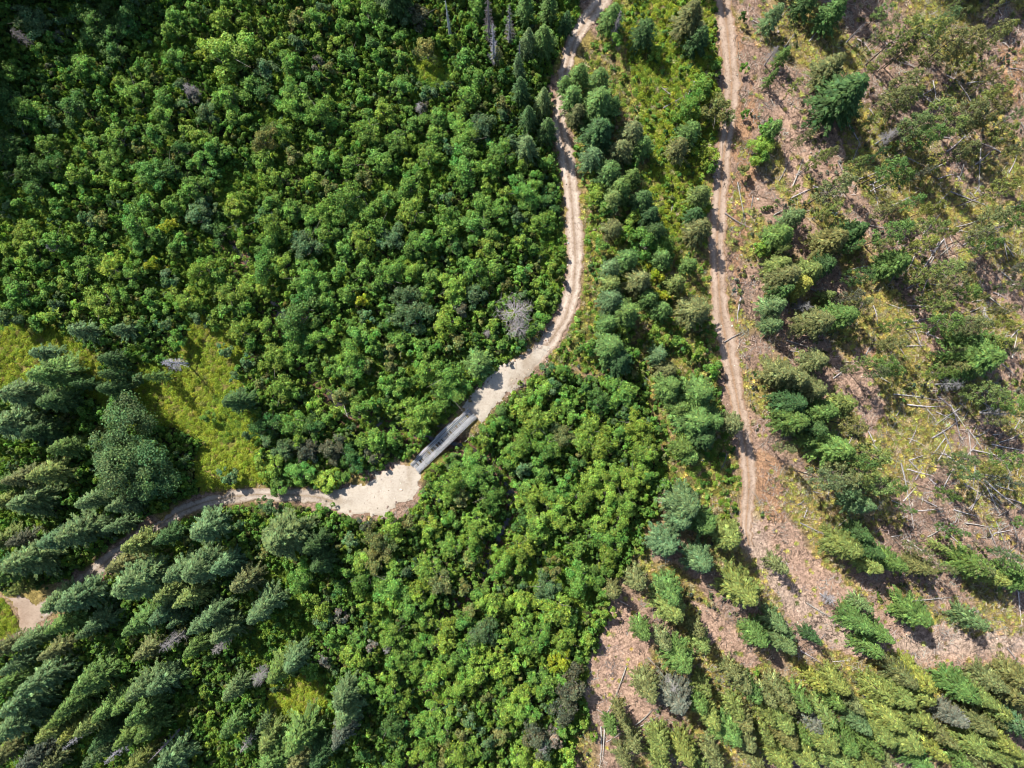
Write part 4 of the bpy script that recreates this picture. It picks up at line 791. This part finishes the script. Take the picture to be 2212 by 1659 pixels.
def broad_dims(dx, dy, wd):
    up = 3.4
    rad = wd/6*K*(H-4)/FPX*1.04; h = 1.7+rad*1.4+random.uniform(-.5, 1.3)
    dr = min(float(seg_dist([dx+12], [dy+12], L_)[0]) for L_ in (ROAD_A, ROAD_A2, PAD+PAD[:1], APPROACH+APPROACH[:1]))
    db = float(seg_dist([dx+12], [dy+12], [(885, 1005), (1040, 870)])[0])
    if dr < 48: h *= 0.42+0.012*dr
    elif db < 105 and dx < 1010: h = 7.8 if wd >= 190 else h*.45
    gap = min(float(seg_dist([dx], [dy], BRIDGE)[0])-17, float(seg_dist([dx], [dy], APPROACH, True)[0])+6, float(seg_dist([dx], [dy], PAD, True)[0])+6)
    rad = max(0.8, min(rad, gap/ (1.15/K*FPX/(H-4))))
    x, y, z = ground_pt(dx, dy, h*0.62)
    return x, y, z, rad, h
rest = []
for i, (dx, dy, wd, t, s_) in enumerate(cands):
    x, y, z, rad, h = broad_dims(dx, dy, wd)
    if i < 300:
        k = 's' if rad < 2.0 else ('m' if rad < 2.95 else 'l')
        size = 'small' if rad < 2.1 else ('medium' if rad < 2.8 else 'broad')
        place(random.choice(BROAD[k]), 'broadleaf_tree', 'tree', '%s %s broadleaf tree' % (size, CW[t]), 'broadleaf trees of the valley thicket', x, y, z, rad, h, TB[t])
    else: rest.append((x, y, z, rad, h, t))

# ---- the very large round tree left of the meadow
x, y, z = ground_pt(283, 987, 9.0)
bt = bpy.data.objects.new('old_fir_tree', None); C.objects.link(bt); bt.location = (x, y, z)
tag(bt, 'huge rounded dark blue-green tree beside the yellow meadow, largest crown in the picture', 'tree')
c = obj('crown', BIG.crown, bt); c.color = (0.080, 0.138, 0.048, 1); obj('trunk', BIG.trunk, bt)

# ---- conifers
def fir_height(cx, cy, dx, dy, wd):
    if dx < 900 and dy > 800: return min(18, 6.5+8.5*wd/240)
    if dy < 480 and dx < 1560: return min(15, 4.5+7*wd/200)
    if dx > 1560 and dy > 1340: return 6+6.5*wd/220
    if dx > 1560 and dy < 1250: return min(18, 5+8*wd/200)
    if dx > 1560: return min(17, 5+8*wd/220)
    return min(17, 4+9*wd/220)
ge = np.random.default_rng(31); more = []; seen_ = np.array([[e[2], e[3]] for e in entries(FIR_AT)])
while len(more) < 22:
    ex, ey = ge.uniform(1500, 2215), ge.uniform(1440, 1665)
    if ey < 1440+(2212-ex)*.12 or np.min(np.hypot(seen_[:, 0]-ex, seen_[:, 1]-ey)) < 27: continue
    seen_ = np.concatenate([seen_, [[ex, ey]]]); more.append('%.0f %.0f %.0f %s' % (ex*3-1659*3, ey*3-1106*3, ge.uniform(90, 230), ge.choice(list('ooyyyg'))))
thin = []; seen_ = np.array([[e[2], e[3]] for t_ in (FIR_AT, PINE_AT) for e in entries(t_)])
while len(thin) < 50:
    ex, ey = ge.uniform(1680, 2212), ge.uniform(0, 1230)
    if (ex-1640)/500 < ge.random() or np.min(np.hypot(seen_[:, 0]-ex, seen_[:, 1]-ey)) < 24: continue
    seen_ = np.concatenate([seen_, [[ex, ey]]]); thin.append((ex, ey, ge.uniform(60, 110), ge.choice(list('ooygk'))))
LIST = [(3, 2, ex, ey, wd, t) for (_a, _b, ex, ey, wd, t) in entries({(3, 2): ','.join(more)})]
for cx, cy, dx, dy, wd, t in list(entries(FIR_AT))+LIST:
    h = fir_height(cx, cy, dx, dy, wd)*random.uniform(.94, 1.06)
    rad = (0.5 if dx > 1560 and dy > 1340 else 0.52)*wd/3*K*(H-h*.5)/FPX
    if 980 < dx < 1120 and 740 < dy < 840: h *= .5
    if dx > 1380 and 1000 < dy < 1480: rad *= 1.08; h = h*1.08
    elif dx > 1230 and dy < 1340: rad *= 1.12
    if 1095 < dx < 1215 and dy < 340: h = max(h, 11.5)
    x, y, z = ground_pt(dx, dy, h*0.44)
    if 1230 < dx < 1570 and dy < 1050 and t in 'bd' and random.random() < .6: t = random.choice('ggyo')
    small = h < 11.5
    look = '%s %s conifer' % ('small' if h < 9 else ('tall' if h > 16 else 'bushy'), CW[t])
    place(random.choice(YFIR if small else FIR), 'fir_tree', 'tree', look, 'conifers among the tracks and thicket', x, y, z, rad, h, TC[t], label_h=0.5, jit=0.08)
for cx, cy, dx, dy, wd, t in list(entries(PINE_AT))+[(0, 0)+q for q in thin]:
    h = (9.5+8*wd/200)*random.uniform(.9, 1.2); rad = 0.44*wd/3*K*(H-h*.7)/FPX
    if dx > 1900 and wd >= 110: rad *= .95
    x, y, z = ground_pt(dx, dy, h*0.66)
    place(random.choice(PINE), 'pine_tree', 'tree', ('slender' if wd < 110 else 'open')+' %s pine' % CW[t], 'open pines of the dry slope', x, y, z, rad, h, TC[t], label_h=0.66)
# the tall trees beyond the upper edge whose shade falls into view
for dx, dy, h in [(60,-70,29),(110,-120,30),(160,-80,28),(205,-130,30),(15,-50,27),(-45,20,26),(-60,95,28),(-90,170,27),(-50,235,24),(-120,60,28),(-20,-120,29),(-110,-50,28),(-130,250,26),(-75,130,27),(175,-120,30),(-120,180,28),(-100,300,25),
                  (1965,-190,30),(2010,-150,29),(2060,-200,30),(2110,-160,28),(2020,-240,30),(1960,-120,29),(2000,-100,30),(2040,-120,28),(1930,-160,29),(2085,-95,28),(1990,-170,30),(1670,-100,23),(1725,-85,24),(1750,-130,26),(1700,-120,23),(860,-150,25),(905,-190,26),(1120,-130,22),(1180,-90,20),(1440,-110,20),(2330,1500,18),(2310,1400,16)]:
    x, y, z = ground_pt(dx, dy, 0)
    t_ = bpy.data.objects.new('fir_tree', None); C.objects.link(t_)
    m_ = random.choice(FIR); t_.location = (x, y, z); t_.rotation_euler = (0, 0, random.uniform(0, 6)); s_ = (6.5 if dx < 300 else 5.0)/m_.rad; t_.scale = (s_, s_, h/m_.h)
    tag(t_, 'tall dark fir standing outside the picture frame, only its shadow seen', 'tree', 'tall firs beyond the frame edge')
    c = obj('crown', m_.crown, t_); c.color = (*TC['d'], 1); obj('trunk', m_.trunk, t_)

# ---- standing dead trees
KINDW = dict(dense='tall grey dead fir', thin='thin pale dead trunk', bush='grey leafless tree', spiky='wide pale leafless tree', white='silvery dead tree')
for i, (cx, cy, tx, ty, h, kind, rad, tint) in enumerate(SNAG_AT):
    dx, dy = cx*553+tx/3, cy*553+ty/3
    f = 0.9 if kind in ('dense', 'thin', 'white') else 0.6
    x, y, z = ground_pt(dx, dy, h*f)
    t = bpy.data.objects.new('dead_tree', None); C.objects.link(t); t.location = (x, y, z); t.rotation_euler = (0, 0, random.uniform(0, 6))
    tag(t, lab(KINDW[kind], x, y, z+h*f), 'dead tree', 'standing dead trees')
    zs = np.linspace(0, 1, 6)
    V, F = tubes([(np.stack([np.sin(zs*3+i)*.12, np.cos(zs*2+i)*.12, zs*h-.2], 1), (0.02*h+.02)*(1-zs*.9))], 6)
    tr = obj('trunk', mesh_np('trunk', V, F, M_DEAD, smooth=True), t)
    if kind == 'dense': V, F = dead_branches(i+60, h, rad, 90, 5, .035, .12, -.3)
    elif kind == 'thin': V, F = dead_branches(i+60, h, rad, 34, 1, .04, .25, -.25)
    elif kind == 'bush': V, F = dead_branches(i+60, h*0.95, rad*1.15, int(36+16*rad), 7, .034, .25, .25, .6)
    elif kind == 'spiky': V, F = dead_branches(i+60, h*.8, rad, 56, 6, .034, .2, .35, .45)
    else: V, F = dead_branches(i+60, h, rad, 60, 4, .045, .3, -.1)
    br = obj('branches', mesh_np('branches', V, F, M_DEAD), t)
    for o_ in (tr, br): o_.color = (*tint, 1)

# ---- fallen trunks
SEEN = 0
gl = np.random.default_rng(404); extra = []
while len(extra) < 150:
    ex, ey = gl.uniform(1690, 2205), gl.uniform(60, 1260)
    if gl.random() > (ex-1600)/600*(.45+.55*(ey > 300)): continue
    an = gl.choice([R(-38)+gl.normal(0, .3), R(48)+gl.normal(0, .35), gl.uniform(0, 3.14)], p=[.4, .4, .2]); l_ = gl.uniform(18, 62)
    if ey > 1120 and ex < 1900: continue
    extra.append('%.0f %.0f %.0f %.0f' % tuple(3*q for q in (ex-l_/2*math.cos(an), ey+l_/2*math.sin(an), ex+l_/2*math.cos(an), ey-l_/2*math.sin(an))))
LOG_AT[(0, 0)] = ','.join(extra)
for (cx, cy), s in LOG_AT.items():
    for e in s.replace('\n', ' ').split(','):
        v = [float(q) for q in e.split()]
        if len(v) != 4: continue
        SEEN += 1; g2 = np.random.default_rng(SEEN+1000)
        x1, y1, z1 = ground_pt(cx*553+v[0]/3, cy*553+v[1]/3, .3); x2, y2, z2 = ground_pt(cx*553+v[2]/3, cy*553+v[3]/3, .3)
        L = math.hypot(x2-x1, y2-y1); k = max(4, int(L/1.0)+2); u = np.linspace(0, 1, k)
        r = np.interp(u, [0, 1], [0.10+0.009*L, 0.04])*g2.uniform(.8, 1.15)
        nx, ny = -(y2-y1)/L, (x2-x1)/L; bow = g2.normal(0, .02)*L*np.sin(u*np.pi)
        P = np.stack([(x2-x1)*(u-.5)+nx*bow, (y2-y1)*(u-.5)+ny*bow, 0*u], 1)
        mx_, my_ = (x1+x2)/2, (y1+y2)/2
        zt = terrain(P[:, 0]+mx_, P[:, 1]+my_); lin = np.interp(u, [0, 1], [zt[0], zt[-1]]); off = max(0, float((zt-lin).max()))
        zz = lin+off+r+0.10+0.25*np.sin(u*np.pi)*g2.random(); z0 = float(zz.min())
        P[:, 2] = zz-z0
        paths = [(P, r)]
        for q in range(int(L*1.6)):
            j = g2.integers(1, k); b = P[min(j, k-1)]; a = g2.uniform(0, 6.28); l = g2.uniform(.3, 1.1)
            paths.append((np.array([b, b+np.array([math.cos(a)*l*.5, math.sin(a)*l*.5, .15]), b+np.array([math.cos(a)*l, math.sin(a)*l, g2.uniform(-.1, .5)])]), np.array([.03, .022, .01])))
        V, F = tubes(paths, 5)
        o_ = obj('fallen_log', mesh_np('fallen_log', V, F, M_DEAD, smooth=True), None, (mx_, my_, z0))
        c = g2.uniform(.75, 1.5); o_.color = (c, c*g2.uniform(.93, 1.0), c*g2.uniform(.88, 1.0), 1)
        tag(o_, lab('%s %s fallen trunk' % ('long' if L > 7 else ('short' if L < 3 else 'thin'), 'pale' if c > 1.15 else 'grey'), mx_, my_, z0), 'log', 'fallen trunks on the ground')

# ------------------------------------------------------------------ plank bridge
bx1, by1 = sheet(1247*.72, 1404*.72, .5); bx2, by2 = sheet(1414*.72, 1243*.72, .5)
BL = math.hypot(bx2-bx1, by2-by1)+0.6; bang = math.atan2(by2-by1, bx2-bx1)
zb = max(float(terrain(bx1, by1)), float(terrain(bx2, by2)))
bridge = bpy.data.objects.new('plank_bridge', None); C.objects.link(bridge)
bridge.location = ((bx1+bx2)/2, (by1+by2)/2, zb+0.02); bridge.rotation_euler = (0, 0, bang); bridge.scale = (1, .82, 1)
tag(bridge, 'grey weathered plank bridge over the creek between the two pale gravel patches', 'bridge')
def boxes(lst):
    V, F = [], []
    for (cx, cy, cz, lx, ly, lz, rz) in lst:
        c, s = math.cos(rz), math.sin(rz); o = len(V)
        for dz in (-.5, .5):
            for (a, b) in ((-.5, -.5), (.5, -.5), (.5, .5), (-.5, .5)):
                px, py = a*lx, b*ly; V.append((cx+px*c-py*s, cy+px*s+py*c, cz+dz*lz))
        F += [(o+3, o+2, o+1, o), (o+4, o+5, o+6, o+7)]+[(o+k, o+(k+1) % 4, o+4+(k+1) % 4, o+4+k) for k in range(4)]
    return np.array(V), np.array(F)
g3 = np.random.default_rng(3)
# cross ties with gaps between them
lst = []; xx = -BL/2+.15
while xx < BL/2-.15:
    wdt = g3.uniform(.19, .25); lst.append((xx+wdt/2, g3.normal(0, .03), .36+g3.normal(0, .004), wdt, 2.75, .14, g3.normal(0, .008))); xx += wdt+g3.choice([.08, .16, .28, .42], p=[.3, .3, .22, .18])
V, F = boxes(lst); obj('deck_ties', mesh_np('deck_ties', V, F, M_PLANKX), bridge)
def runner(name, y0, y1, nb):
    lst = []; wy = (y1-y0)/nb
    for i in range(nb):
        x0 = -BL/2+g3.uniform(-.2, .2); 
        while x0 < BL/2-.3:
            l = min(g3.uniform(2.4, 4.9), BL/2+.15-x0)
            lst.append((x0+l/2, y0+wy*(i+.5), .46+g3.normal(0, .006), l-.10, wy-.045, .05, g3.normal(0, .003))); x0 += l
    V, F = boxes(lst); obj(name, mesh_np(name, V, F, M_PLANK), bridge)
runner('running_boards', -1.08, -.16, 4); runner('running_boards', .80, 1.12, 1)
def timber(name, y, z, w_, hh, m_=M_PLANK, seg=4.0, rot=0):
    lst = []; x0 = -BL/2-.1; i = 0
    while x0 < BL/2:
        l = min(seg, BL/2+.1-x0); lst.append((x0+l/2, y+g3.normal(0, .01), z+(0.002*i), l-.02, w_, hh, 0)); x0 += l; i += 1
    V, F = boxes(lst); return obj(name, mesh_np(name, V, F, m_), bridge)
timber('guard_timber', 1.27, .56, .2, .2); timber('guard_timber', -1.27, .56, .2, .2)
# spacer blocks under the right-hand guard, outer fascia, stringers
V, F = boxes([(x_, -1.47, .36, .55, .13, .16, 0) for x_ in np.arange(-BL/2+.4, BL/2-.3, .86)]); obj('edge_blocks', mesh_np('edge_blocks', V, F, M_PLANK), bridge)
timber('fascia_board', -1.60, .40, .10, .24); timber('fascia_board', 1.62, .30, .24, .16, M_PLANK, 5.5)
for y_ in (-1.0, 0, 1.0): 
    V, F = boxes([(0, y_, .02, BL-.3, .22, .5, 0)]); obj('stringer', mesh_np('stringer', V, F, M_BEAM), bridge)
# wing boards spreading beside the left edge, as in two stepped lengths
V, F = boxes([(1.9, 1.90, .22, 7.5, .26, .10, .0), (1.4, 2.17, .12, 4.4, .22, .09, .015), (-3.9, 1.90, .16, 5.2, .26, .10, -.01)]); obj('wing_boards', mesh_np('wing_boards', V, F, M_PLANK), bridge)
for s_ in (-1, 1):
    V, F = boxes([(s_*(BL/2-.1), 0, -.35+.16*k_, .34+.002*k_, 3.5-.01*k_, .155, 0) for k_ in range(3)]); obj('abutment', mesh_np('abutment', V, F, M_PLANKX), bridge)

# ------------------------------------------------------------------ plants nobody could count
def scatter(name, meshes, P, S, RZ, T, I, label, cat):
    """one object: instances of small plant meshes on surveyed points"""
    col_ = bpy.data.collections.new(name+'_models')
    for i, me in enumerate(meshes):
        o_ = bpy.data.objects.new('%s_model_%02d' % (name, i), me); col_.objects.link(o_)
    n = len(P); me = bpy.data.meshes.new(name); me.vertices.add(n); me.vertices.foreach_set('co', np.asarray(P, np.float32).ravel())
    at = me.attributes.new('tint', 'FLOAT_COLOR', 'POINT'); at.data.foreach_set('color', np.concatenate([T, np.ones((n, 1))], 1).astype(np.float32).ravel())
    at = me.attributes.new('sc', 'FLOAT_VECTOR', 'POINT'); at.data.foreach_set('vector', np.asarray(S, np.float32).ravel())
    rv = np.zeros((n, 3)); rv[:, 2] = RZ
    at = me.attributes.new('rt', 'FLOAT_VECTOR', 'POINT'); at.data.foreach_set('vector', rv.astype(np.float32).ravel())
    at = me.attributes.new('pick', 'INT', 'POINT'); at.data.foreach_set('value', np.asarray(I, np.int32))
    ob = obj(name, me); tag(ob, label, cat, kind='stuff')
    ng = bpy.data.node_groups.new(name, 'GeometryNodeTree')
    ng.interface.new_socket('Geometry', in_out='INPUT', socket_type='NodeSocketGeometry'); ng.interface.new_socket('Geometry', in_out='OUTPUT', socket_type='NodeSocketGeometry')
    gi = ng.nodes.new('NodeGroupInput'); go = ng.nodes.new('NodeGroupOutput')
    ip = ng.nodes.new('GeometryNodeInstanceOnPoints'); ci = ng.nodes.new('GeometryNodeCollectionInfo')
    ci.inputs['Collection'].default_value = col_; ci.inputs['Separate Children'].default_value = True; ci.inputs['Reset Children'].default_value = True
    def na(nm, ty):
        q = ng.nodes.new('GeometryNodeInputNamedAttribute'); q.data_type = ty; q.inputs['Name'].default_value = nm; return q.outputs[0]
    ng.links.new(gi.outputs[0], ip.inputs['Points']); ng.links.new(ci.outputs[0], ip.inputs['Instance'])
    ip.inputs['Pick Instance'].default_value = True
    ng.links.new(na('pick', 'INT'), ip.inputs['Instance Index']); ng.links.new(na('sc', 'FLOAT_VECTOR'), ip.inputs['Scale'])
    er = ng.nodes.new('FunctionNodeEulerToRotation'); ng.links.new(na('rt', 'FLOAT_VECTOR'), er.inputs[0]); ng.links.new(er.outputs[0], ip.inputs['Rotation'])
    ng.links.new(ip.outputs[0], go.inputs[0])
    md = ob.modifiers.new('scatter', 'NODES'); md.node_group = ng
    return ob
def jgrid(step, x0, x1, y0, y1, g):
    X, Y = np.meshgrid(np.arange(x0, x1, step), np.arange(y0, y1, step), indexing='ij'); X = X.ravel()+g.uniform(-.5, .5, X.size)*step; Y = Y.ravel()+g.uniform(-.5, .5, Y.size)*step
    return X, Y
def tints(keys, probs, n, g, tab, jit=.12):
    idx = g.choice(len(keys), n, p=np.array(probs)/sum(probs)); T = np.array([tab[k] for k in keys])[idx]
    v = np.exp(g.normal(0, jit, n))[:, None]; return T*v*(1+g.normal(0, jit*.6, (n, 3))*np.array([1, 0, .6]))

# remaining thicket crowns
ms = [mesh_np('thicket_crown', *broad_crown(900+i, 2.1, 4.8, 1900, .27, 11)[:2], M_COVER, tone=broad_crown(900+i, 2.1, 4.8, 1900, .27, 11)[2]) for i in range(6)]
g = np.random.default_rng(91)
rest = np.array([(x, y, z, rad, h, 'gydboYkr'.index(t)) for x, y, z, rad, h, t in rest])
keys = 'gydboYkr'; T = np.array([TB[keys[int(q)]] for q in rest[:, 5]])*np.exp(g.normal(0, .1, (len(rest), 1)))
scatter('broadleaf_thicket', ms, rest[:, :3], np.stack([rest[:, 3]/2.1, rest[:, 3]/2.1, rest[:, 4]/4.8], 1), g.uniform(0, 6.28, len(rest)), T, g.integers(0, 6, len(rest)), 'smaller bushy green crowns filling the valley thicket', 'thicket')
# low bushes under and between them
SH = [mesh_np('low_bush', *(lambda q: (q[0], q[1]))(broad_crown(930+i, 1.0, 1.5, 420, .24, 6)), M_COVER, tone=broad_crown(930+i, 1.0, 1.5, 420, .24, 6)[2]) for i in range(5)]
X, Y = jgrid(1.15, -120, 125, -92, 92, g); z_ = zones(X, Y); d_ = seg_dist(X, Y, CREEK_M); nn = n9(X, Y)
slope_ok = (z_['slope'] & (n9(X+60, Y+9)*.6+n3(X, Y+60)*.4 > .60) & ~z_['open'] & (g.random(len(X)) < .5))
mid_ok = (z_['mid'] & (n3(X, Y) > .42) & (g.random(len(X)) < .6)) | (z_['midherb'] & (g.random(len(X)) < .4))
k = ((z_['thick'] | (z_['herb'] & (g.random(len(X)) < .6)) | slope_ok | mid_ok) & (z_['road'] > 7) & (d_ > 1.0) & (np.hypot(z_['d'][0]-1000, z_['d'][1]-962) > 26))
X, Y = X[k], Y[k]; sl = slope_ok[k] | mid_ok[k]; n = len(X)
T = tints('gydbo', [7, 3.5, 1, .8, .8], n, g, TB, .14)*1.06; mdk = mid_ok[k]; T[sl] = tints('yogkr', [2, 3, 1.5, 3, 1.5], int(sl.sum()), g, TC, .2); T[mdk] = tints('gydo', [4, 3, 2, 1], int(mdk.sum()), g, TB, .18)
sc = g.uniform(.6, 1.25, n); sc[sl] *= .62; sc[mdk] *= 1.35; hz_ = sc*g.uniform(.8, 2.3, n); hz_[sl] *= .7
P = np.stack([X, Y, terrain(X, Y)-.05], 1)
scatter('undergrowth_bushes', SH, P, np.stack([sc, sc, hz_], 1), g.uniform(0, 6.28, n), T, g.integers(0, 5, n), 'low green bushes under and between the trees', 'undergrowth')
print('bushes', n, 'rest', len(rest))
# meadow herbs
def herb_mesh(seed, n, rad, h, leaf):
    g_ = np.random.default_rng(seed); a = g_.uniform(0, 6.28, n); r = rad*np.sqrt(g_.random(n)); cen = np.stack([np.cos(a)*r, np.sin(a)*r, h*(1-(r/rad)**2*.6)*g_.uniform(.4, 1, n)], 1)
    return cards(cen, np.stack([np.cos(a)*.3, np.sin(a)*.3, 1+0*a], 1)+g_.normal(0, .45, (n, 3)), g_.normal(0, 1, (n, 3)), leaf*g_.uniform(.7, 1.4, n), leaf*g_.uniform(.4, .7, n), g_, .12, .28, .1)
HM = []
for i in range(5):
    q = herb_mesh(960+i, 110, .55, .6, .2); HM.append(mesh_np('herb_clump', q[0], q[1], M_COVER, tone=q[2]))
X, Y = jgrid(.62, -120, 70, -92, 92, g); z_ = zones(X, Y); r_ = g.random(len(X)); bare = n3(X+7, Y) > .66
k = ((z_['meadow'] & ~(bare & (r_ < .3))) | (z_['herb']) | (z_['midherb'] & (r_ < .75)) | (z_['mid'] & (r_ < .22)) | (z_['thick'] & (r_ < .45))) & (z_['road'] > 1.5+3*r_)
X, Y = X[k], Y[k]; n = len(X); me_ = z_['meadow'][k]; he_ = z_['herb'][k]; mh_ = z_['midherb'][k]
HT = dict(a=(0.22, 0.29, 0.028), b=(0.26, 0.315, 0.036), c=(0.17, 0.26, 0.03), d=(0.125, 0.215, 0.03), e=(0.24, 0.23, 0.06))
T = tints('cd', [1, 2], n, g, HT, .2)
tone = n9(X+5, Y+5); w2 = (tone > .5)
T[me_] = np.where((tone[me_] > .42)[:, None], tints('abe', [5, 3, .8], int(me_.sum()), g, HT, .12), tints('acd', [4, 3, 1], int(me_.sum()), g, HT, .12))
T[mh_] = tints('abc', [4, 3, 3], int(mh_.sum()), g, HT, .15)
sc = g.uniform(.6, 1.2, n)
scatter('meadow_herbs', HM, np.stack([X, Y, terrain(X, Y)-.03], 1), np.stack([sc, sc, sc*g.uniform(.6, 1.5, n)], 1), g.uniform(0, 6.28, n), T, g.integers(0, 5, n), 'knee-high yellow-green herbs of the clearings', 'herbs')
print('herbs', n)
# dry grass
GM = []
for i in range(4):
    g_ = np.random.default_rng(980+i); m_ = 60; a = g_.uniform(0, 6.28, m_); out = np.stack([np.cos(a), np.sin(a), g_.uniform(.25, 1.1, m_)], 1); l = g_.uniform(.3, .62, m_)
    cen = out*l[:, None]*.5+np.stack([g_.normal(0, .1, m_), g_.normal(0, .1, m_), 0*a], 1)
    q = cards(cen, np.stack([-np.cos(a)*.5, -np.sin(a)*.5, 1+0*a], 1), out, l, l*.13, g_, .1, .3, .2); GM.append(mesh_np('grass_tuft', q[0], q[1], M_COVER, tone=q[2]))
X, Y = jgrid(.62, -30, 124, -92, 92, g); z_ = zones(X, Y); r_ = g.random(len(X)); a_ = streak(X, Y); bb = (z_['d'][0] > 1780)
k = ((z_['dry'] & (r_ < .85)) | (z_['slope'] & ~z_['open'] & (a_ > .5-.06*bb) & (r_ < .12+.2*bb+.35*(a_ > .56))) | (z_['slope'] & (r_ < .06)) | (z_['mid'] & (r_ < .5)) | (z_['midherb'] & (r_ < .2))) & (z_['road'] > 2+4*r_)
X, Y = X[k], Y[k]; n = len(X); GT = dict(a=(0.42, 0.39, 0.11), b=(0.31, 0.33, 0.08), c=(0.38, 0.31, 0.18), d=(0.17, 0.17, 0.06))
sc = g.uniform(.6, 1.3, n)
scatter('dry_grass', GM, np.stack([X, Y, terrain(X, Y)-.02], 1), np.stack([sc, sc, sc], 1), g.uniform(0, 6.28, n), tints('abcd', [3, 3, 2, 2], n, g, GT, .15), g.integers(0, 4, n), 'dry yellow grass tufts on the slope and verges', 'grass')
print('grass', n)
# branch litter
LM = []
for i in range(6):
    g_ = np.random.default_rng(990+i); P_ = []
    for q in range(11):
        a = g_.uniform(0, 6.28); l = g_.uniform(.25, 1.3); c_ = np.array([g_.normal(0, .6), g_.normal(0, .6), .05+g_.random()*.12]); d__ = np.array([math.cos(a), math.sin(a), g_.normal(0, .08)])*l/2
        P_.append((np.array([c_-d__, c_+g_.normal(0, .03, 3), c_+d__]), np.array([1, .8, .5])*g_.uniform(.012, .035)))
    V, F = tubes(P_, 4); n_ = len(V); LM.append(mesh_np('stick_litter', V, F, M_COVER, tone=np.ones((n_, 4))))
X, Y = jgrid(1.15, -30, 124, -92, 92, g); z_ = zones(X, Y); r_ = g.random(len(X)); dn = n9(X+99, Y)
dx_, dy_ = z_['d']
k = (z_['slope'] & (r_ < np.where(dx_ > 1850, .95, .6)*(.4+1.1*dn)*np.where(z_['open'], .55, 1)) & (z_['road'] > 4)) | (z_['mid'] & (r_ < .12) & (z_['road'] > 4))
X, Y = X[k], Y[k]; n = len(X); ST = dict(a=(.42, .40, .38), b=(.22, .19, .18), c=(.55, .51, .47), d=(.07, .06, .055))
sc = g.uniform(.6, 1.5, n)
scatter('branch_litter', LM, np.stack([X, Y, terrain(X, Y)+.01], 1), np.stack([sc, sc, sc], 1), g.uniform(0, 6.28, n), tints('abcd', [3, 2, 2, 4], n, g, ST, .15), g.integers(0, 6, n), 'grey sticks and slash scattered over the dry slope', 'branches')
# stones and clods
def rock_mesh(seed):
    g_ = np.random.default_rng(seed); V = []; F = []; st, sl_ = 5, 7
    for i in range(st+1):
        th = math.pi*(i+.02)/(st+.04)
        for j in range(sl_):
            ph = 2*math.pi*j/sl_; r = 1+g_.normal(0, .13); V.append((r*math.sin(th)*math.cos(ph), r*math.sin(th)*math.sin(ph)*.8, r*math.cos(th)*.6))
    for i in range(st):
        for j in range(sl_): F.append((i*sl_+j, (i+1)*sl_+j, (i+1)*sl_+(j+1) % sl_, i*sl_+(j+1) % sl_))
    return np.array(V), np.array(F)
RM = []
for i in range(4):
    V, F = rock_mesh(i); RM.append(mesh_np('stone', V, F, M_COVER, tone=np.ones((len(V), 4))))
X, Y = jgrid(.5, -60, 124, -92, 92, g); z_ = zones(X, Y); r_ = g.random(len(X)); dx_, dy_ = z_['d']
ap = inside(dx_, dy_, APPROACH); pd = inside(dx_, dy_, PAD); eda = seg_dist(dx_, dy_, APPROACH, True); edp = seg_dist(dx_, dy_, PAD, True)
k = (ap & (r_ < .55*(eda < 12)+.08)) | (~ap & (eda < 12) & (r_ < .4)) | (pd & (r_ < .035)) | ((edp < 4) & (r_ < .3)) | (z_['open'] & (r_ < .05)) | (z_['slope'] & (r_ < .025)) | ((np.abs(z_['road']) < 3) & (r_ < .12))
rd2 = np.hypot(dx_-955, dy_-950) < 70; k &= ~rd2
X, Y = X[k], Y[k]; n = len(X); sc = np.exp(g.normal(-2.3, .45, n)); RT = dict(a=(.50, .42, .36), b=(.30, .22, .18), c=(.22, .16, .13), d=(.6, .53, .47))
scatter('loose_stones', RM, np.stack([X, Y, terrain(X, Y)+.12], 1), np.stack([sc, sc, sc], 1), g.uniform(0, 6.28, n), tints('abcd', [3, 3, 2, 2], n, g, RT, .15), g.integers(0, 4, n), 'loose stones and clods on gravel and bare soil', 'stones')
# woods beyond the picture
wm = []
for i in range(4):
    q = fir_crown(1300+i, 9.5, 2.6, 0.02, 60, [.5, .8][i % 2], 0.85, 0.18, 6); wm.append(mesh_np('wood_crown', q[0], q[1], M_COVER, tone=q[2]))
X, Y = jgrid(5.6, -270, 270, -240, 240, g); out = (np.abs(X) > 118) | (np.abs(Y) > 90); out &= (seg_dist(X, Y, RB_M) > 5) & (seg_dist(X, Y, RA_M) > 5); out &= (X < 60) | (g.random(len(X)) < .35)
X, Y = X[out], Y[out]; n = len(X); sc = g.uniform(.9, 1.6, n)
scatter('surrounding_wood', wm, np.stack([X, Y, terrain(X, Y)], 1), np.stack([sc, sc, sc*g.uniform(.9, 1.5, n)], 1), g.uniform(0, 6.28, n), tints('gydb', [4, 2, 3, 2], n, g, TC, .12), g.integers(0, 4, n), 'green wood continuing beyond the picture edges', 'wood')
print('objects', len(bpy.data.objects))
